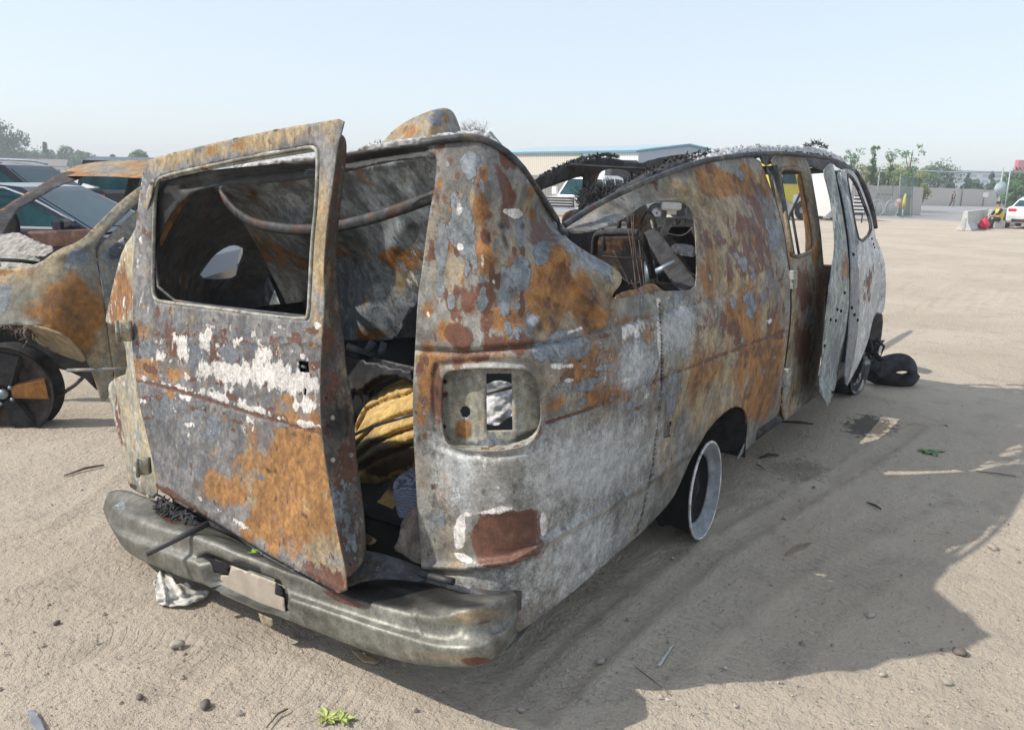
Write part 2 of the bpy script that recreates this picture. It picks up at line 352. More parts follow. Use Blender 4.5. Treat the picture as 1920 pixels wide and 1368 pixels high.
def ground():
    X = nonuni(-1.6, 6.0, .028, 1500); Y = nonuni(-3.2, 4.2, .028, 1500)
    nx, ny = len(X), len(Y); gx, gy = np.meshgrid(X, Y, indexing='ij'); P = np.c_[gx.ravel(), gy.ravel()]
    TK = np.zeros((len(P), 4)); z = np.zeros(len(P)); near = (np.abs(P[:, 0]-2.2) < 5.5) & (np.abs(P[:, 1]-.5) < 5.0)
    idx = np.where(near)[0]
    z[idx] = [noise.fractal(Vector((x*1.1, y*1.1, 0)), 1, 2, 3)*.006+noise.fractal(Vector((x*9, y*9, 3)), 1, 2, 3)*.003
              + abs(noise.noise(Vector((x*4, y*4, 8))))*.006 for x, y in P[idx].tolist()]
    for line, w, d in TRACKS:
        L = np.array(line); L = np.array(chaikin([tuple(q) for q in L], 3, False)); dm = np.full(len(P), 9.); s0 = np.zeros(len(P)); acc = 0
        sg = np.zeros(len(P))
        for a, b in zip(L[:-1], L[1:]):
            ab = b-a; ln = math.sqrt(ab @ ab); k = np.clip(((P-a) @ ab)/(ab @ ab), 0, 1); q = P-(a+k[:, None]*ab); dd = np.hypot(q[:, 0], q[:, 1])
            m = dd < dm; dm[m] = dd[m]; s0[m] = (acc+k*ln)[m]; sg[m] = (q[:, 0]*ab[1]-q[:, 1]*ab[0])[m]/ln; acc += ln
        ins = np.exp(-(dm/w)**4)
        z += -d*.6*ins + d*.9*np.exp(-((dm-w*1.15)/(w*.22))**2)
        ph = s0*2*math.pi/.055+np.sign(sg)*1.5+np.abs(sg)/w*2.2
        m = (ins > TK[:, 0]) & (w < .15); TK[m, 0] = ins[m]; TK[m, 1] = s0[m]; TK[m, 2] = sg[m]/w
    V = np.c_[P, z-.004]
    I = np.arange(nx*ny).reshape(nx, ny)
    F = np.stack([I[:-1, :-1], I[1:, :-1], I[1:, 1:], I[:-1, 1:]], -1).reshape(-1, 4)
    me = bpy.data.meshes.new('ground'); me.vertices.add(len(V)); me.vertices.foreach_set('co', V.ravel())
    me.loops.add(len(F)*4); me.loops.foreach_set('vertex_index', F.ravel()); me.polygons.add(len(F))
    me.polygons.foreach_set('loop_start', np.arange(0, len(F)*4, 4)); me.polygons.foreach_set('loop_total', np.full(len(F), 4)); me.update()
    me.validate(); me.shade_smooth()
    at_ = me.attributes.new('trk', 'FLOAT_COLOR', 'POINT'); at_.data.foreach_set('color', TK.ravel())
    n = NT('dirt'); big = n.noise(.5, 4, .6); mid = n.noise(4, 5, .65); fine = n.noise(60, 4, .75); gr = n.noise(260, 2, .7)
    c = n.mix(n.step(big, .35, .65), (.455, .385, .295), (.55, .475, .375))
    c = n.mix(n.math('MULTIPLY', n.step(mid, .45, .75), .6), c, (.28, .24, .195))
    c = n.mix(n.math('MULTIPLY', n.step(fine, .3, .8), .55), c, (.50, .45, .385))
    c = n.mix(n.math('MULTIPLY', n.step(gr, .60, .72), .5), c, (.20, .175, .15))
    # oil stains: real wet patches on the dirt
    for (px, py, rx, ry) in ((1630, 797, .30, .15), (1500, 880, .22, .14), (1230, 1060, .001, .001)):
        q = on(px, py, 'z', 0); vm = n.n.new('ShaderNodeVectorMath'); vm.operation = 'SUBTRACT'; n.l.new(n.co.outputs['Object'], vm.inputs[0]); vm.inputs[1].default_value = tuple(q)
        vs = n.map((1/rx, 1/ry, 0), (0, 0, 0), vm.outputs[0]); ln = n.n.new('ShaderNodeVectorMath'); ln.operation = 'LENGTH'; n.l.new(vs, ln.inputs[0])
        x = n.math('ADD', ln.outputs['Value'], n.math('MULTIPLY', n.math('SUBTRACT', n.noise(16, 5, .8), .5), 3.2))
        c = n.mix(n.math('MULTIPLY', n.math('SUBTRACT', 1, n.step(x, .75, 1.15)), .8 if px == 1630 else .4), c, (.055, .05, .048))
    # paved lane in the far yard
    sx = n.n.new('ShaderNodeSeparateXYZ'); n.l.new(n.co.outputs['Object'], sx.inputs[0])
    far = n.step(n.math('ADD', sx.outputs[0], n.math('MULTIPLY', n.math('SUBTRACT', n.noise(.12, 3, .6), .5), 12)), 46, 54)
    c = n.mix(far, c, (.30, .30, .30))
    cr = n.n.new('ShaderNodeTexVoronoi'); cr.feature = 'DISTANCE_TO_EDGE'; cr.inputs['Scale'].default_value = 5
    wv = n.noise(3, 4, .6, col=True); va = n.n.new('ShaderNodeVectorMath'); va.operation = 'MULTIPLY_ADD'; n.l.new(wv, va.inputs[0]); va.inputs[1].default_value = (.5, .5, .5); n.l.new(n.co.outputs['Object'], va.inputs[2])
    n.l.new(va.outputs[0], cr.inputs['Vector'])
    b1 = n.bump(n.noise(14, 5, .7), .7, .028); b2 = n.bump(fine, .6, .008, b1); b3 = n.bump(gr, .5, .003, b2)
    b3 = n.bump(n.step(cr.outputs[0], 0, .03), .12, .006, b3)
    tk = n.sep(n.attr('trk').outputs[0]); lat = n.math('ABSOLUTE', tk[2])
    tw = n.math('ADD', n.math('MULTIPLY', tk[1], 2*math.pi/.042), n.math('ADD', n.math('MULTIPLY', lat, 3.5), n.math('MULTIPLY', n.noise(12, 2, .5), 1.5)))
    tr = n.math('MULTIPLY', n.step(n.math('SINE', tw), -.2, .3), n.math('MULTIPLY', n.step(tk[0], .25, .6), n.step(n.noise(2.2, 3, .6), .40, .58)))
    b3 = n.bump(tr, .55, .010, b3)
    b3 = n.bump(n.noise(28, 6, .75), .75, .016, b3)
    c = n.mix(n.math('MULTIPLY', tr, .08), c, (.20, .17, .13))
    me.materials.append(n.done(c, .95, 0, b3, .2))
    o = bpy.data.objects.new('ground', me); COL.objects.link(o); o['kind'] = 'structure'
ground()

# ================================================================== BURNT VAN
VAN = empty('burnt_van', (2.6, 0, 0), 'burnt out rusty van with collapsed roof and its rear door ajar', 'burnt van')
YS = [(.1, .93), (.28, .965), (.5, .985), (.8, 1.0), (1.1, .99), (1.3, .95), (1.5, .88), (1.75, .79)]
def ys(z): return float(np.interp(z, [a for a, b in YS], [b for a, b in YS]))
ctrl = []
for z in (.2, .5, .8, 1.1, 1.4, 1.7):
    for x, r in ((0, .615), (.015, .80), (.05, .925), (.12, .98), (.35, 1.0)):
        if z > 1.3 and x > .08: continue
        ctrl.append((x, -r*ys(z)-(.04 if z > 1.6 and x < .05 else 0), z))
for z in (.2, .5, .8, 1.08):
    for x in (.9, 1.6, 2.4, 3.2, 4.2): ctrl.append((x, -ys(z), z))
for x in (2.0, 2.6, 3.4): ctrl += [(x, -ys(1.35), 1.35), (x, -ys(1.72), 1.72)]
S_field = Field(ctrl+[(942, 283, 'y', -.80), (999, 347, 'y', -.83), (1060, 444, 'y', -.87), (1144, 496, 'y', -.95), (1165, 525, 'y', -.985),
    (1058, 430, 'y', -.70), (1120, 405, 'y', -.73), (1193, 375, 'y', -.77), (1307, 310, 'y', -.79), (1303, 450, 'y', -.93), (1240, 355, 'y', -.78),
    (1000, 520, 'y', -.90), (1080, 560, 'y', -.95), (1300, 540, 'y', -.97), (1200, 548, 'y', -.96), (1090, 480, 'y', -.91)], 1e-4)
S_out = [(790, 1063), (783, 960), (777, 850), (773, 750), (779, 642), (783, 560), (792, 500), (801, 427), (809, 380), (815, 347), (819, 309), (817, 292), (800, 280),
 (822, 272), (845, 267), (872, 263), (910, 267), (942, 283), (975, 313), (999, 347), (1025, 385), (1049, 423), (1060, 444), (1094, 469),
 (1144, 496), (1167, 515), (1164, 534), (1148, 551), (1150, 563), (1200, 553), (1234, 546), (1270, 545), (1303, 543), (1307, 518), (1306, 469),
 (1303, 420), (1295, 391), (1279, 379), (1250, 375), (1217, 379), (1193, 393), (1172, 408), (1145, 422), (1115, 432), (1085, 437), (1066, 434),
 (1058, 428), (1062, 420), (1123, 383), (1185, 355), (1246, 328), (1307, 307), (1369, 297), (1422, 292), (1438, 334), (1455, 379), (1470, 436), (1476, 486),
 (1480, 510), (1482, 560), (1481, 600), (1475, 650), (1470, 690), (1465, 723), (1463, 790), (1440, 812), (1400, 842), (1379, 866), (1390, 845), (1400, 823),
 (1402, 797), (1399, 775), (1391, 763), (1374, 762), (1352, 778), (1326, 807), (1316, 826), (1294, 861), (1281, 894), (1261, 936), (1229, 972),
 (1194, 1007), (1120, 1070), (1040, 1138), (990, 1177), (966, 1194), (971, 1120), (923, 1121), (860, 1114), (820, 1105), (791, 1090)]
T_hole = [(828, 712), (836, 697), (860, 692), (900, 690), (975, 690), (998, 698), (1010, 725), (1016, 760), (1015, 795), (1006, 820), (985, 836), (940, 846), (880, 846), (845, 838), (832, 822), (828, 790)]
F_hole = [(1246, 792), (1260, 790), (1258, 818), (1244, 822)]
S_blobs = [
 # rear column
 ('L', 880, 320, 20, 38, 0, .9), ('L', 870, 420, 26, 75, 0, .68), ('W', 845, 300, 16, 20, 0, .45), ('O', 905, 330, 14, 30, 10, .8), ('B', 850, 380, 20, 50, 0, .55), ('W', 965, 400, 17, 9, 10, .95), ('W', 950, 396, 10, 6, 0, .9),
 ('L', 976, 430, 7, 34, 0, 1), ('L', 1018, 470, 16, 30, 15, .9), ('B', 1015, 435, 26, 32, 10, .85), ('B', 945, 345, 14, 46, -20, .8), ('B', 955, 380, 14, 32, 0, .8),
 ('O', 843, 450, 11, 34, 0, .9), ('O', 815, 540, 18, 60, 0, .6), ('O', 900, 385, 18, 40, 0, .55), ('O', 845, 620, 30, 22, 0, .8), ('O', 1040, 510, 34, 50, 20, .95), ('O', 800, 580, 16, 22, 0, .85),
 ('Y', 990, 390, 14, 26, 20, .7), ('Y', 1085, 560, 80, 70, 0, .85), ('O', 1010, 590, 60, 60, 0, .7), ('L', 978, 512, 22, 34, 5, .9), ('L', 945, 540, 9, 44, 0, 1), ('L', 1110, 490, 36, 12, 32, .95), ('L', 1070, 463, 9, 10, 0, 1),
 ('L', 830, 470, 12, 60, 0, .7), ('W', 862, 395, 12, 36, 0, .55), ('W', 850, 520, 20, 60, 0, .42), ('B', 880, 560, 44, 60, 0, .6), ('L', 905, 560, 12, 40, 0, .7), ('Y', 1150, 520, 12, 22, -20, .8), ('O', 1130, 590, 34, 24, 0, .8), ('L', 1150, 530, 6, 22, -10, .6),
 ('B', 860, 630, 30, 22, 0, .85), ('B', 960, 640, 60, 26, 0, .7), ('O', 800, 720, 18, 66, 0, 1), ('O', 920, 668, 90, 16, 0, .85), ('B', 822, 760, 14, 70, 0, .8), ('O', 790, 770, 14, 44, 0, 1), ('B', 900, 672, 20, 14, 0, .6),
 ('W', 1120, 590, 34, 16, 15, .42), ('G', 1000, 600, 10, 10),
 # mid band under the belt line
 ('L', 1050, 650, 60, 30, -12, .75), ('W', 1190, 620, 50, 24, -14, .55), ('L', 1200, 680, 34, 60, 10, .8), ('O', 1115, 690, 70, 34, -18, .95), ('O', 1130, 745, 110, 22, -20, 1), ('O', 1175, 650, 24, 20, 0, .8), ('O', 1215, 650, 16, 50, 0, .85), ('Y', 1130, 730, 60, 14, -18, .7),
 ('L', 1100, 720, 50, 9, -18, .8), ('W', 1165, 715, 50, 8, -22, .5), ('O', 1040, 760, 40, 22, -20, .85), ('Y', 1110, 790, 60, 16, -22, .6), ('W', 1200, 750, 30, 12, -22, .4),
 # lower grey
 ('L', 1100, 880, 130, 90, 0, .42), ('L', 850, 900, 60, 140, 0, .52), ('L', 1000, 1010, 160, 60, -25, .5), ('W', 905, 880, 24, 60, -10, .48), ('W', 960, 905, 60, 40, 0, .35), ('L', 940, 790, 80, 40, 0, .55), ('O', 838, 905, 16, 42, 0, .78), ('B', 838, 900, 8, 20, 0, .4),
 ('B', 945, 1008, 56, 44, -4, 1.35), ('B', 985, 990, 32, 34, -4, 1.1), ('W', 862, 1000, 14, 34, 0, .85), ('W', 930, 957, 70, 9, -8, .62), ('W', 1020, 990, 9, 34, 0, .6), ('W', 868, 1045, 26, 9, 20, .8), ('B', 863, 992, 4, 5, 0, 1), ('W', 940, 1062, 70, 8, -8, .5),
 ('B', 905, 840, 80, 12, 0, .5), ('B', 1080, 950, 60, 30, -25, .5),
 # front half
 ('L', 1275, 600, 30, 70, 0, .75), ('L', 1260, 740, 26, 60, 0, .6), ('W', 1270, 590, 14, 50, 0, .42), ('W', 1236, 640, 5, 60, 0, .5), ('W', 1248, 560, 60, 6, -14, .45),
 ('Y', 1320, 640, 90, 60, 0, .75), ('Y', 1340, 770, 90, 70, 0, .7), ('O', 1330, 520, 22, 80, 0, .85), ('O', 1345, 355, 46, 16, 5, 1), ('O', 1390, 330, 34, 20, 10, .7), ('Y', 1300, 350, 70, 22, 0, .9), ('Y', 1340, 420, 50, 60, 30, .85), ('B', 1400, 470, 56, 90, 0, .6), ('B', 1420, 370, 30, 50, 0, .62),
 ('L', 1452, 440, 12, 24, 0, .9), ('L', 1446, 430, 14, 34, -15, .55), ('O', 1400, 590, 44, 60, 0, .85), ('O', 1450, 660, 26, 90, 0, .95), ('O', 1420, 740, 34, 60, 10, .9), ('L', 1407, 570, 11, 26, 0, 1), ('L', 1375, 565, 8, 18, 0, .95), ('L', 1433, 558, 7, 10, 0, .9), ('B', 1375, 615, 12, 22, 10, .9),
 ('B', 1410, 660, 26, 18, -10, .6), ('Y', 1470, 660, 8, 100, 0, .7), ('O', 1430, 560, 34, 20, -20, .6), ('Y', 1190, 400, 70, 12, -22, .3), ('K', 1110, 425, 50, 12, -10, .5), ('L', 1150, 405, 70, 10, -22, .5),
 ('Y', 1250, 850, 40, 80, 0, .6), ('O', 1295, 830, 14, 60, 30, .5), ('B', 1250, 765, 12, 24, 0, .8), ('Y', 1200, 950, 20, 80, 20, .5), ('O', 1205, 930, 8, 60, 20, .6), ('K', 1180, 1000, 30, 20, 0, .2)]
SEAM = [(1236, 570), (1240, 640), (1240, 720), (1232, 800), (1224, 870), (1205, 960), (1190, 1005)]
BELT = [(775, 655), (870, 660), (1000, 648), (1060, 638), (1240, 588), (1480, 520)]
MIDL = [(1026, 792), (1100, 768), (1240, 710), (1470, 620)]
SILL = [(790, 1062), (870, 1066), (960, 1056), (1030, 1016), (1200, 915), (1290, 850)]
_r = random.Random(21)
def scatter(n, x0, x1, y0, y1, chs, smin, smax, asp, ang, st=(.7, 1.05)):
    o = []
    for _ in range(n):
        c = _r.choice(chs); a = _r.uniform(smin, smax)*(1.5 if c in 'WK' else 1); k = _r.uniform(1, asp); o.append((c, _r.uniform(x0, x1), _r.uniform(y0, y1), a*k, a, ang+_r.uniform(-14, 14), _r.uniform(*st)*(.58 if c in 'WK' else 1)))
    return o
S_blobs += scatter(95, 795, 1000, 290, 640, 'OOBBLLWYK', 2.5, 8, 4, 84)+scatter(30, 1000, 1150, 440, 620, 'OBLYYK', 3, 9, 3, 50)+scatter(60, 1035, 1235, 600, 780, 'OOLLWYB', 2.5, 7, 4.5, -18)+scatter(40, 1240, 1475, 560, 700, 'OBLYW', 2.5, 7, 3, -20, (.6, .9))+scatter(24, 780, 830, 650, 830, 'OBBYK', 2.5, 6, 3, 84)+scatter(40, 800, 1200, 860, 1080, 'BWKLO', 1.5, 5, 3, -20, (.5, .8))
S_blobs += scatter(22, 1300, 1460, 300, 540, 'OBYYL', 5, 16, 3, 50, (.5, .7))
S_blobs += [('Y', 1330, 380, 120, 60, 20, .85), ('Y', 1380, 520, 90, 120, 0, .72), ('O', 1360, 340, 60, 22, 15, 1.0), ('O', 1440, 340, 26, 40, 0, .7), ('O', 1435, 690, 50, 90, 0, .85), ('Y', 1330, 690, 110, 70, -20, .8), ('O', 1080, 560, 80, 70, 10, .8), ('B', 1415, 450, 44, 80, 10, .62),
 ('O', 1080, 920, 200, 110, -25, -.95), ('B', 1090, 920, 200, 90, -25, -.8), ('O', 1260, 600, 60, 60, 0, -.7), ('Y', 1060, 930, 180, 100, -25, -.6), ('G', 1090, 880, 150, 80, -22, .85), ('G', 860, 880, 60, 100, 0, .75), ('G', 1060, 1040, 150, 60, -32, .8), ('G', 1270, 620, 44, 60, 0, .7), ('G', 1180, 700, 50, 40, -20, .7)]
S_blobs += [('line', 'K', SEAM, 2.2, .75), ('line', 'K', BELT, 2.5, .5), ('line', 'B', MIDL, 3, .8), ('line', 'O', MIDL, 5, .7), ('line', 'W', [(x-4, y) for x, y in SEAM[:3]], 3, .5), ('line', 'K', SILL, 2.5, .35),  # belt and mid lines paint crease shade; seam line is a dark joint
 ('G', 1080, 900, 150, 110, -20, .62), ('G', 860, 900, 70, 110, 0, .62), ('G', 1010, 1040, 200, 70, -30, .62), ('G', 1190, 680, 70, 60, 0, .60), ('G', 1290, 620, 60, 60, 0, .45), ('G', 930, 930, 70, 40, 0, .55), ('G', 1100, 1080, 120, 60, -30, .6), ('G', 1140, 820, 110, 40, -20, .6),
 ('Y', 1380, 640, 100, 160, 0, .62), ('B', 1330, 430, 60, 60, 0, .52), ('Y', 1410, 350, 50, 40, 0, .6), ('B', 1440, 560, 40, 60, 0, .5), ('O', 1330, 700, 60, 80, 0, .62), ('Y', 1290, 760, 70, 60, 0, .7), ('Y', 1370, 480, 70, 90, 0, .68), ('O', 1180, 600, 40, 12, -10, .6), ('O', 905, 470, 30, 60, 0, .62), ('O', 940, 600, 50, 30, 0, .75), ('Y', 1060, 620, 60, 30, 0, .7), ('O', 1090, 540, 50, 50, 0, .75), ('B', 1340, 600, 30, 30, 0, .6), ('W', 905, 480, 8, 40, 0, .5), ('W', 935, 590, 40, 40, 0, .36)]
S_blobs += [('L', 945, 1008, 70, 50, 0, -.95), ('G', 945, 1008, 60, 46, 0, -1), ('B', 920, 1012, 30, 38, 0, 1.5), ('B', 975, 1006, 30, 38, 0, 1.5), ('B', 948, 1010, 52, 42, -4, 1.6), ('B', 985, 992, 30, 32, -4, 1.3), ('L', 930, 790, 70, 30, 0, .5), ('O', 838, 905, 15, 42, 0, .8), ('K', 940, 850, 60, 8, 0, .3)]
S_cre = [([(1150, 420), (1230, 370), (1290, 362), (1330, 400)], 6, .018), ([(1310, 320), (1350, 380), (1440, 440)], 5, -.014), ([(1360, 305), (1400, 380), (1460, 470)], 7, .016), ([(1330, 470), (1360, 560), (1350, 640)], 9, .012), ([(945, 300), (960, 400), (985, 500)], 7, .012), ([(1045, 440), (1070, 520), (1130, 590)], 6, -.014), ([(1100, 480), (1120, 540), (1145, 560)], 5, .014), ([(1000, 560), (1080, 590), (1140, 600)], 6, .012), (SEAM, 3.2, .016), (BELT, 4.5, .016), (MIDL, 4, .012), (SILL, 7, -.024), ([(x+2, y+9) for x, y in SILL], 5, .012),([(775, 655), (870, 660), (1000, 648), (1060, 638), (1240, 588), (1480, 520)], 4.5, .008), ([(1030, 792), (1100, 768), (1240, 710), (1470, 620)], 4, .006),
         ([(870, 1060), (960, 1050), (1030, 1010), (1200, 915), (1290, 850)], 7, -.012), ([(1236, 570), (1240, 640), (1240, 720), (1232, 800), (1224, 870), (1205, 960), (1190, 1005)], 2.4, .010),
         ([(1280, 345), (1330, 380), (1400, 420), (1450, 450)], 14, -.035), ([(1290, 390), (1335, 440), (1345, 540)], 16, .012), ([(1345, 330), (1400, 350)], 22, .03),
         ([(1010, 420), (1040, 500), (1060, 600)], 30, .022), ([(1080, 480), (1120, 560), (1140, 640)], 18, -.02), ([(900, 290), (905, 420), (900, 560)], 26, -.010), ([(1100, 600), (1170, 560)], 18, .02),
         ([(815, 700), (822, 685), (900, 678), (985, 680), (1012, 700), (1024, 760), (1020, 815), (995, 842), (930, 856), (860, 850), (825, 835), (815, 780), (815, 700)], 6, .012),
         ([(1400, 900), (1385, 750), (1345, 765), (1305, 820), (1255, 930)], 5, -.006), ([(880, 965), (1000, 955), (1010, 1040), (900, 1055), (880, 965)], 5, -.003)]
body = sheet('body_side', S_out, S_field, M_rust, VAN, [T_hole, F_hole], sp=4.2, base=dict(O=.24, B=.28, L=.20, Y=.28, W=.10, K=.03), blobs=S_blobs, creases=S_cre, rough=.006, th=.004)
body['label'] = 'mottled rust, ash and blue grey side panel'

def offset_field(f, d): 
    class O:
        def t(s, px, py): return f.t(px, py)+d
    g = O(); g.__class__ = type('OF', (Field,), {'__init__': lambda s: None, 't': lambda s, px, py: f.t(px, py)+d}); return g
def strip(name, loop, f, d0, d1, mat, parent, closed=True, base={}):
    L = subdiv(chaikin(loop, 1, closed), 6, closed); P = np.array(L); t = f.t(P[:, 0], P[:, 1]); V = []; F = []
    A = CAMP+ray(P[:, 0], P[:, 1])*(t+d0)[:, None]
    # move straight inwards (away from the outside of the van)
    nrm = np.array([.75, .55, 0]); B = A+nrm*(d1-d0)
    n = len(P); V = np.r_[A, B]
    F = [(i, (i+1) % n, n+(i+1) % n, n+i) for i in range(n if closed else n-1)]
    o = link(name, V, F, mat, parent); paint(o, np.r_[P, P], base, []); return o
lamp = empty('tail_light_recess', (0.05, -.85, .8), None, None); del_keys = [k for k in ('label', 'category') if k in lamp]
lamp.parent = VAN; lamp.location = Vector((0.05, -.85, .8))-VAN.location
strip('recess_rim', T_hole, S_field, -.002, .055, M_pale, lamp, base=dict(B=.3, Y=.3))
class FO(Field):
    def __init__(s, f, d): s.f = f; s.d = d
    def t(s, px, py): return s.f.t(px, py)+s.d
tb = sheet('recess_plate', [(824, 700), (836, 686), (985, 684), (1012, 700), (1024, 740), (1026, 790), (1022, 830), (990, 852), (880, 858), (832, 848), (822, 820)], FO(S_field, .055), M_pale, lamp,
  [[(912, 700), (959, 700), (961, 806), (913, 807)], [(862, 770), (866, 762), (874, 761), (881, 766), (882, 776), (875, 783), (866, 781)]], sp=5, base=dict(O=.12, Y=.3, B=.15, L=.15),
  blobs=[('K', 985, 820, 40, 14, -20, .9), ('O', 868, 800, 16, 22, 0, .8), ('Y', 860, 740, 50, 60, 0, .4), ('L', 940, 830, 70, 14, 0, .7)], creases=[([(906, 700), (907, 806)], 3, -.008), ([(966, 700), (967, 806)], 3, -.006)], smooth=0)
for px, py in ((834, 716), (833, 800), (1008, 712)):
    q = CAMP+ray(px, py)*(S_field.t(px, py)[0]+.045)
    tube('screw_hole', [q, q+np.array([.01, .008, 0])], .006, M_black, lamp)
# fuel filler
ff = sheet('fuel_filler', [(1242, 786), (1262, 784), (1262, 824), (1256, 872), (1236, 876), (1240, 830)], FO(S_field, .022), M_dark, VAN, [[(1250, 797), (1258, 795), (1259, 812), (1251, 815)], [(1241, 838), (1251, 835), (1250, 860), (1240, 862)]], sp=4, base=dict(Y=.4))
# drip rail along roof side
def lift(pts, f, d=0): 
    P = np.array(pts, float); t = f.t(P[:, 0], P[:, 1]) if isinstance(f, Field) else np.full(len(P), f); return CAMP+ray(P[:, 0], P[:, 1])*(t+d)[:, None]
tube('drip_rail', lift([(790, 268), (822, 264), (845, 260), (872, 257), (905, 261), (942, 279), (975, 309), (999, 343), (1025, 381), (1049, 420), (1060, 440)], S_field, -.01), .011, M_dark, VAN, cat=1)
tube('drip_rail', lift([(1056, 424), (1066, 417), (1123, 381), (1185, 352), (1246, 326), (1307, 304), (1369, 293), (1422, 288), (1470, 287), (1520, 292), (1560, 298)], Field([(1056, 424, 'y', -.70), (1190, 352, 'y', -.77), (1307, 304, 'y', -.79), (1445, 288, 'y', -.79), (1560, 298, 'y', -.79), (1300, 500, 'y', -.79)]), -.01), .012, M_dark, VAN, cat=1)

# ---- rear door
RD_f = Field([(646, 221, 't', 2.36), (651, 1122, 't', 2.46), (292, 916, 't', 3.22), (283, 298, 't', 3.12), (604, 640, 't', 2.50), (249, 640, 't', 3.26), (430, 650, 't', 2.86), (460, 250, 't', 2.71), (470, 1010, 't', 2.80)])
RD_out = [(283, 297), (355, 279), (433, 261), (535, 239), (600, 229), (647, 221), (640, 250), (634, 271), (626, 338), (614, 417), (608, 496), (608, 575), (604, 634), (600, 720),
 (602, 798), (610, 861), (626, 956), (638, 1019), (648, 1066), (651, 1120), (591, 1088), (496, 1035), (401, 976), (338, 940), (292, 916), (292, 893), (281, 837), (261, 758),
 (255, 711), (249, 660), (247, 642), (249, 575), (249, 496), (255, 417), (265, 338), (273, 308)]
RD_h = [(300, 328), (380, 310), (456, 294), (535, 280), (583, 271), (596, 275), (600, 290), (597, 377), (589, 456), (585, 535), (582, 596), (574, 602), (500, 595), (417, 583), (298, 569), (288, 563), (283, 547), (285, 456), (287, 377), (291, 340)]
RD_bl = [] if 0 else scatter(150, 255, 600, 610, 800, 'WWWBBLOB', 2, 7, 3.2, 10)+scatter(70, 270, 600, 800, 1080, 'WBKYLO', 1.5, 5, 3, 40, (.5, .85))+scatter(30, 255, 300, 330, 640, 'WBLY', 2, 5, 4, 86)+[('W', 450, 715, 150, 34, 8, .48), ('W', 430, 690, 180, 60, 6, .38), ('B', 420, 650, 180, 50, 5, .46), ('O', 300, 650, 60, 80, 10, .42), ('line', 'B', [(253, 712), (330, 731), (430, 762), (520, 790), (601, 812)], 4, .85), ('line', 'W', [(253, 706), (330, 724), (430, 754), (520, 783), (601, 803)], 5, .55), ('line', 'K', [(255, 716), (330, 735), (430, 766), (520, 794)], 2, .4), ('L', 330, 800, 90, 90, 0, .46), ('O', 600, 900, 60, 120, 0, .7), ('Y', 500, 900, 60, 60, 30, .7), ('W', 360, 790, 120, 60, 0, .30), ('W', 340, 650, 16, 30, -20, .75), ('W', 300, 668, 30, 20, 0, .5), ('W', 385, 640, 16, 26, 0, .72), ('W', 430, 700, 60, 22, 6, .85), ('W', 510, 705, 66, 34, 8, .82), ('W', 575, 760, 28, 18, 0, .75), ('W', 560, 720, 40, 26, 0, .7), ('W', 400, 740, 46, 9, 20, .7), ('W', 470, 765, 60, 7, 14, .62), ('W', 590, 740, 12, 40, 0, .6),
 ('W', 580, 795, 30, 8, 12, .8), ('W', 455, 640, 60, 24, 0, .5), ('W', 500, 660, 40, 26, 0, .55), ('W', 290, 640, 40, 14, 0, .4), ('W', 380, 610, 110, 6, 6, .42), ('B', 325, 640, 12, 40, -10, .9), ('B', 400, 655, 46, 34, 0, .55), ('L', 370, 660, 22, 34, 0, .8), ('L', 275, 650, 26, 20, 0, .8), ('L', 440, 660, 28, 24, 0, .7), ('L', 500, 680, 20, 20, 0, .6),
 ('O', 275, 690, 34, 26, 10, .9), ('O', 330, 700, 30, 18, 10, .75), ('B', 440, 690, 30, 16, 0, .6), ('O', 560, 790, 60, 14, 15, .75), ('B', 545, 640, 50, 12, 6, .6), ('B', 560, 690, 24, 14, 0, .5),
 ('L', 300, 780, 70, 70, 0, .5), ('L', 400, 800, 14, 22, 0, 1.1), ('L', 360, 860, 90, 70, 0, .42), ('B', 265, 800, 16, 70, -10, .5), ('W', 450, 800, 50, 40, 0, .36), ('W', 290, 740, 50, 14, 10, .36), ('W', 330, 770, 30, 14, 0, .34),
 ('O', 545, 920, 110, 110, 0, .85), ('Y', 600, 930, 60, 150, -8, .9), ('O', 560, 860, 70, 90, 0, 1.0), ('O', 430, 920, 50, 30, 20, .95), ('Y', 590, 960, 50, 110, -10, .85), ('O', 530, 950, 90, 50, 20, .95), ('Y', 570, 830, 50, 40, 0, .6), ('O', 500, 1000, 60, 30, 30, .8), ('B', 620, 1090, 50, 22, 35, .9), ('B', 330, 935, 70, 9, 32, .9), ('W', 430, 968, 120, 5, 32, .5), ('Y', 470, 860, 30, 40, 0, .4), ('O', 640, 1090, 20, 20, 0, .7),
 ('W', 262, 450, 12, 120, 0, .42), ('L', 270, 330, 30, 40, 0, .5), ('Y', 450, 270, 200, 20, -12, .8), ('O', 430, 275, 160, 8, -12, .45), ('Y', 600, 450, 14, 160, 0, .85), ('Y', 620, 260, 20, 30, 0, .6), ('Y', 600, 610, 14, 40, 0, .7), ('O', 606, 380, 6, 60, 0, .5), ('W', 275, 560, 30, 40, 0, .4)]
DOOR = empty('rear_door', (.0, .85, .3), None, None); DOOR.parent = VAN; DOOR.location = Vector((0, .85, .3))-VAN.location
